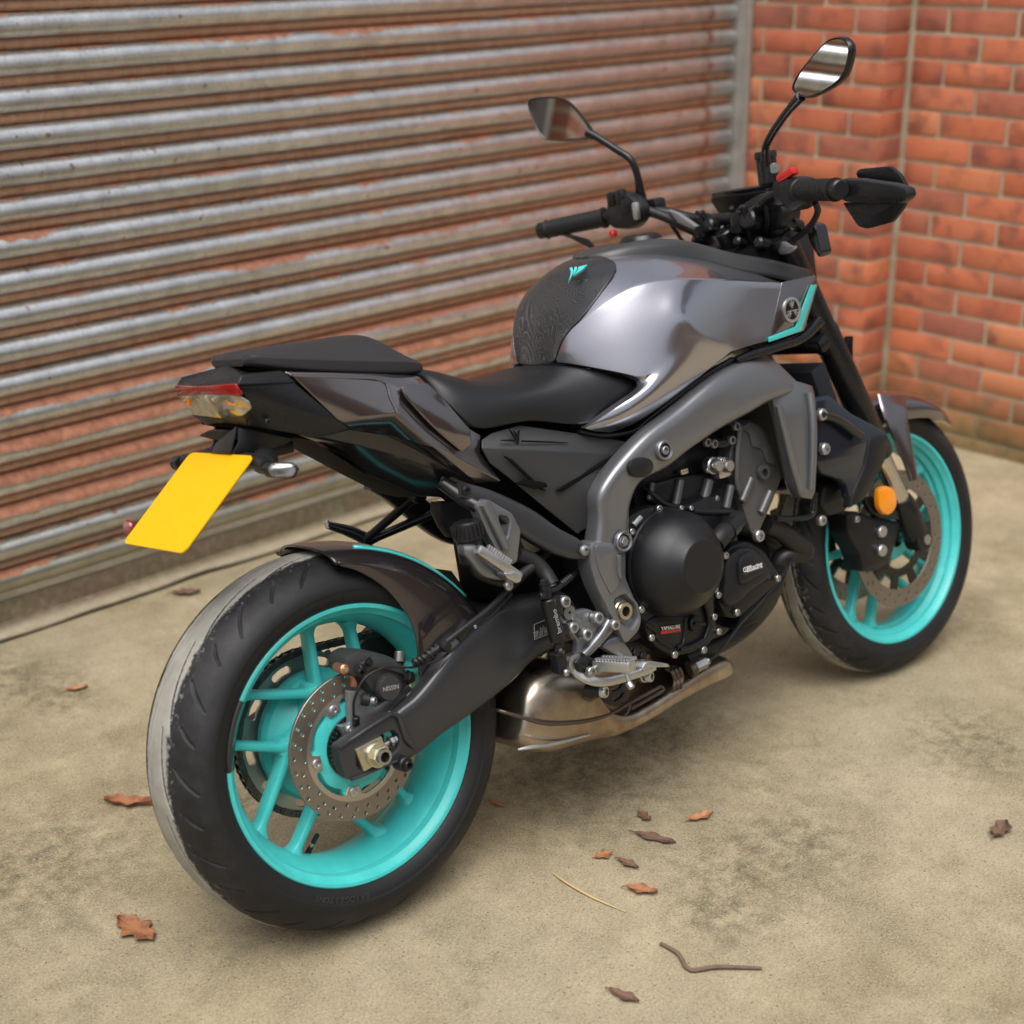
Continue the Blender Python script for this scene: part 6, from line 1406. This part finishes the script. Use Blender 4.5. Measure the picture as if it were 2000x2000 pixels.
for k in range(9):
    y0 = rg.uniform(-.2, .2); y1 = rg.uniform(-.1, .1)
    tube([V_((1.05, y0, 1.06)), V_((1.09+rg.uniform(-.02,.03), y0*.8, 1.0+rg.uniform(-.02,.04))), V_((1.13, (y0+y1)/2, .99+rg.uniform(-.03,.03))), V_((1.12+rg.uniform(-.02,.04), y1, .93)), V_((1.10, y1, .86))], rg.choice((.004,.005,.006)), 10, 6).build('control_cable', 'rubber', ds)
for u, v, x, r in ((1105,868,1.06,.02),(1150,965,1.05,.012),(940,890,1.06,.014),(1290,890,1.06,.012),(1060,960,1.05,.01)):
    c_ = LX(*px('I', u, v), x); cyl(c_+V_((.02,0,0)), c_+V_((-.01,0,.008)), r, 20, .004).build('clamp_bolt', 'black_satin', ds)
swap(plate(fillet(TX('I', [(1330,870),(1380,880),(1405,1000),(1390,1020),(1350,950)], 1.10), .01), .03, .006)).build('headlamp_ear', 'black_gloss', ds, 40)
swap(plate(fillet(TX('I', [(1010,830),(1080,780),(1150,740),(1220,770),(1250,830),(1230,900),(1120,930),(1040,900)], 1.09), .02), .05, .012)).build('clamp_cover', 'black_plastic', ds, 40)
tube([LX(*px('I', u, v), x) for u, v, x in ((680,820,1.02),(760,850,1.04),(850,895,1.06),(930,920,1.08))], .010, 12, 4).build('clutch_cable', 'rubber', ds)
swap(plate(TX('I', [(760,815),(800,830),(880,885),(870,900),(800,870)], 1.03), .01, .003)).build('cable_guide', 'alu_dark', ds)
# small winglet beside the headstock
slab('E', [(330,60),(560,70),(600,10),(600,160),(560,180),(480,130)], -.12, .02, .004, .006).build('duct_fin', 'black_void', ds)
# ================================================================== mirrors
def mirror_head(pts, nrm, x, stem, name_side):
    mr = empty('rear_view_mirror', parent=bike)
    Q = [LX(*px('I', u, v), x) for u, v in pts]; cen = sum(Q, V_())/len(Q); n_ = V_(nrm).normalized()
    P3 = []
    for u, v in pts:                                     # outline on the tilted plane of the glass
        d = Vector(_Li @ _ray(*px('I', u, v))); o_ = Vector(LC); P3.append(o_+d*((cen-o_).dot(n_)/d.dot(n_)))
    P3 = catmull(P3, 5, True); cen = sum(P3, V_())/len(P3)
    rings = []
    for k, (sc_, dp) in enumerate(((.90,.0),(.96,-.002),(1.0,.003),(1.0,.008),(.93,.016),(.75,.024),(.4,.029))):
        rings.append([cen+(p-cen)*sc_-n_*dp for p in P3])
    mb = loft(rings, caps=False); mb.f.append(tuple(range(len(mb.v)-len(P3), len(mb.v)))); mb.build('mirror_shell', 'black_satin', mr, 45, fix=True)
    gl = [cen+(p-cen)*.93+n_*.0002 for p in P3]; g_ = MB(); n = len(gl); g_.v = [tuple(p) for p in gl]+[tuple(p-n_*.002) for p in gl]; g_.f = [tuple(range(n)), tuple(range(2*n-1, n-1, -1))]+[(i, n+i, n+(i+1) % n, (i+1) % n) for i in range(n)]
    g_.build('mirror_glass', 'mirror_glass', mr, 20, fix=True)
    S = [LX(*px('I', u, v), xx) for u, v, xx in stem]
    tube(S, [.010]+[.0075]*(len(S)-2)+[.011], 14, 5).build('mirror_stem', 'black_satin', mr, 40)
    bd = S[-1]; cyl(bd+V_((0,0,-.03)), bd+V_((0,0,.012)), .012, 18, .002).build('mirror_clamp', 'black_satin', mr)
mirror_head([(172,358),(240,340),(300,343),(355,370),(432,465),(440,500),(415,520),(280,526),(228,508),(190,440)], (-.93,-.34,.10), .975, [(425,492,.985),(470,515,.99),(540,560,1.0),(605,605,1.01),(635,680,1.02),(648,770,1.03)], 'left')
mirror_head([(1288,325),(1284,290),(1330,215),(1420,112),(1475,88),(1515,100),(1527,150),(1495,255),(1420,318),(1340,348)], (-.97,.20,.12), .975, [(1318,340,.985),(1270,395,.99),(1225,455,1.0),(1185,520,1.01),(1170,565,1.02),(1172,640,1.03)], 'right')
# ================================================================== wall past the far end of the shutter, caught in the mirror
N_ = NT('far_brick'); tc = N_.n('TexCoord').outputs['Object']; sw = N_.n('SeparateXYZ', iVector=tc); v_ = N_.n('CombineXYZ', i0=sw.outputs[0], i1=sw.outputs[2]).outputs[0]
bk_ = N_.n('TexBrick', iVector=v_, iScale=1., i1=(.33,.10,.055,1), i2=(.23,.08,.055,1), i3=(.33,.28,.19,1)); bk_.inputs['Mortar Size'].default_value = .01; bk_.inputs['Brick Width'].default_value = .225; bk_.inputs['Row Height'].default_value = .075; bk_.inputs['Bias'].default_value = 0
N_.col(bk_.outputs[0]); N_.b.inputs['Roughness'].default_value = .9
fwll = box((0,0,1.3), 2.4, .25, 2.6, .004).build('brick_wall', 'far_brick'); fwll.location = W(-2.80, SH_N+.02, 0); fwll.rotation_euler = (0,0,WALL); tag(fwll, 'plain brick wall past the far end of the shutter, seen only in a mirror', 'brick wall')

# ================================================================== building across the yard (behind the photographer, mirrored in the paint)
bl_ = empty('yard_building', W(.5, 10.5, 0), (0,0,WALL)); tag(bl_, 'low brick building across the yard, seen only as a reflection in the paint', 'building')
box((0,-.15,1.4), 22, .3, 2.8, .01).build('wall', 'far_brick', bl_)
mat('slate', (.06,.062,.068), .7, var=.2); m_ = box((0,-.9,3.05), 22.6, 2.4, .12, .01); m_.xf(Matrix.Identity(4)); m_.build('roof', 'slate', bl_)
mat('door_paint', (.05,.07,.10), .5)
for x_ in (-7, -2.5, 3.2, 8): box((x_,.02,1.15), 1.1, .06, 2.1, .01).build('door', 'door_paint', bl_)
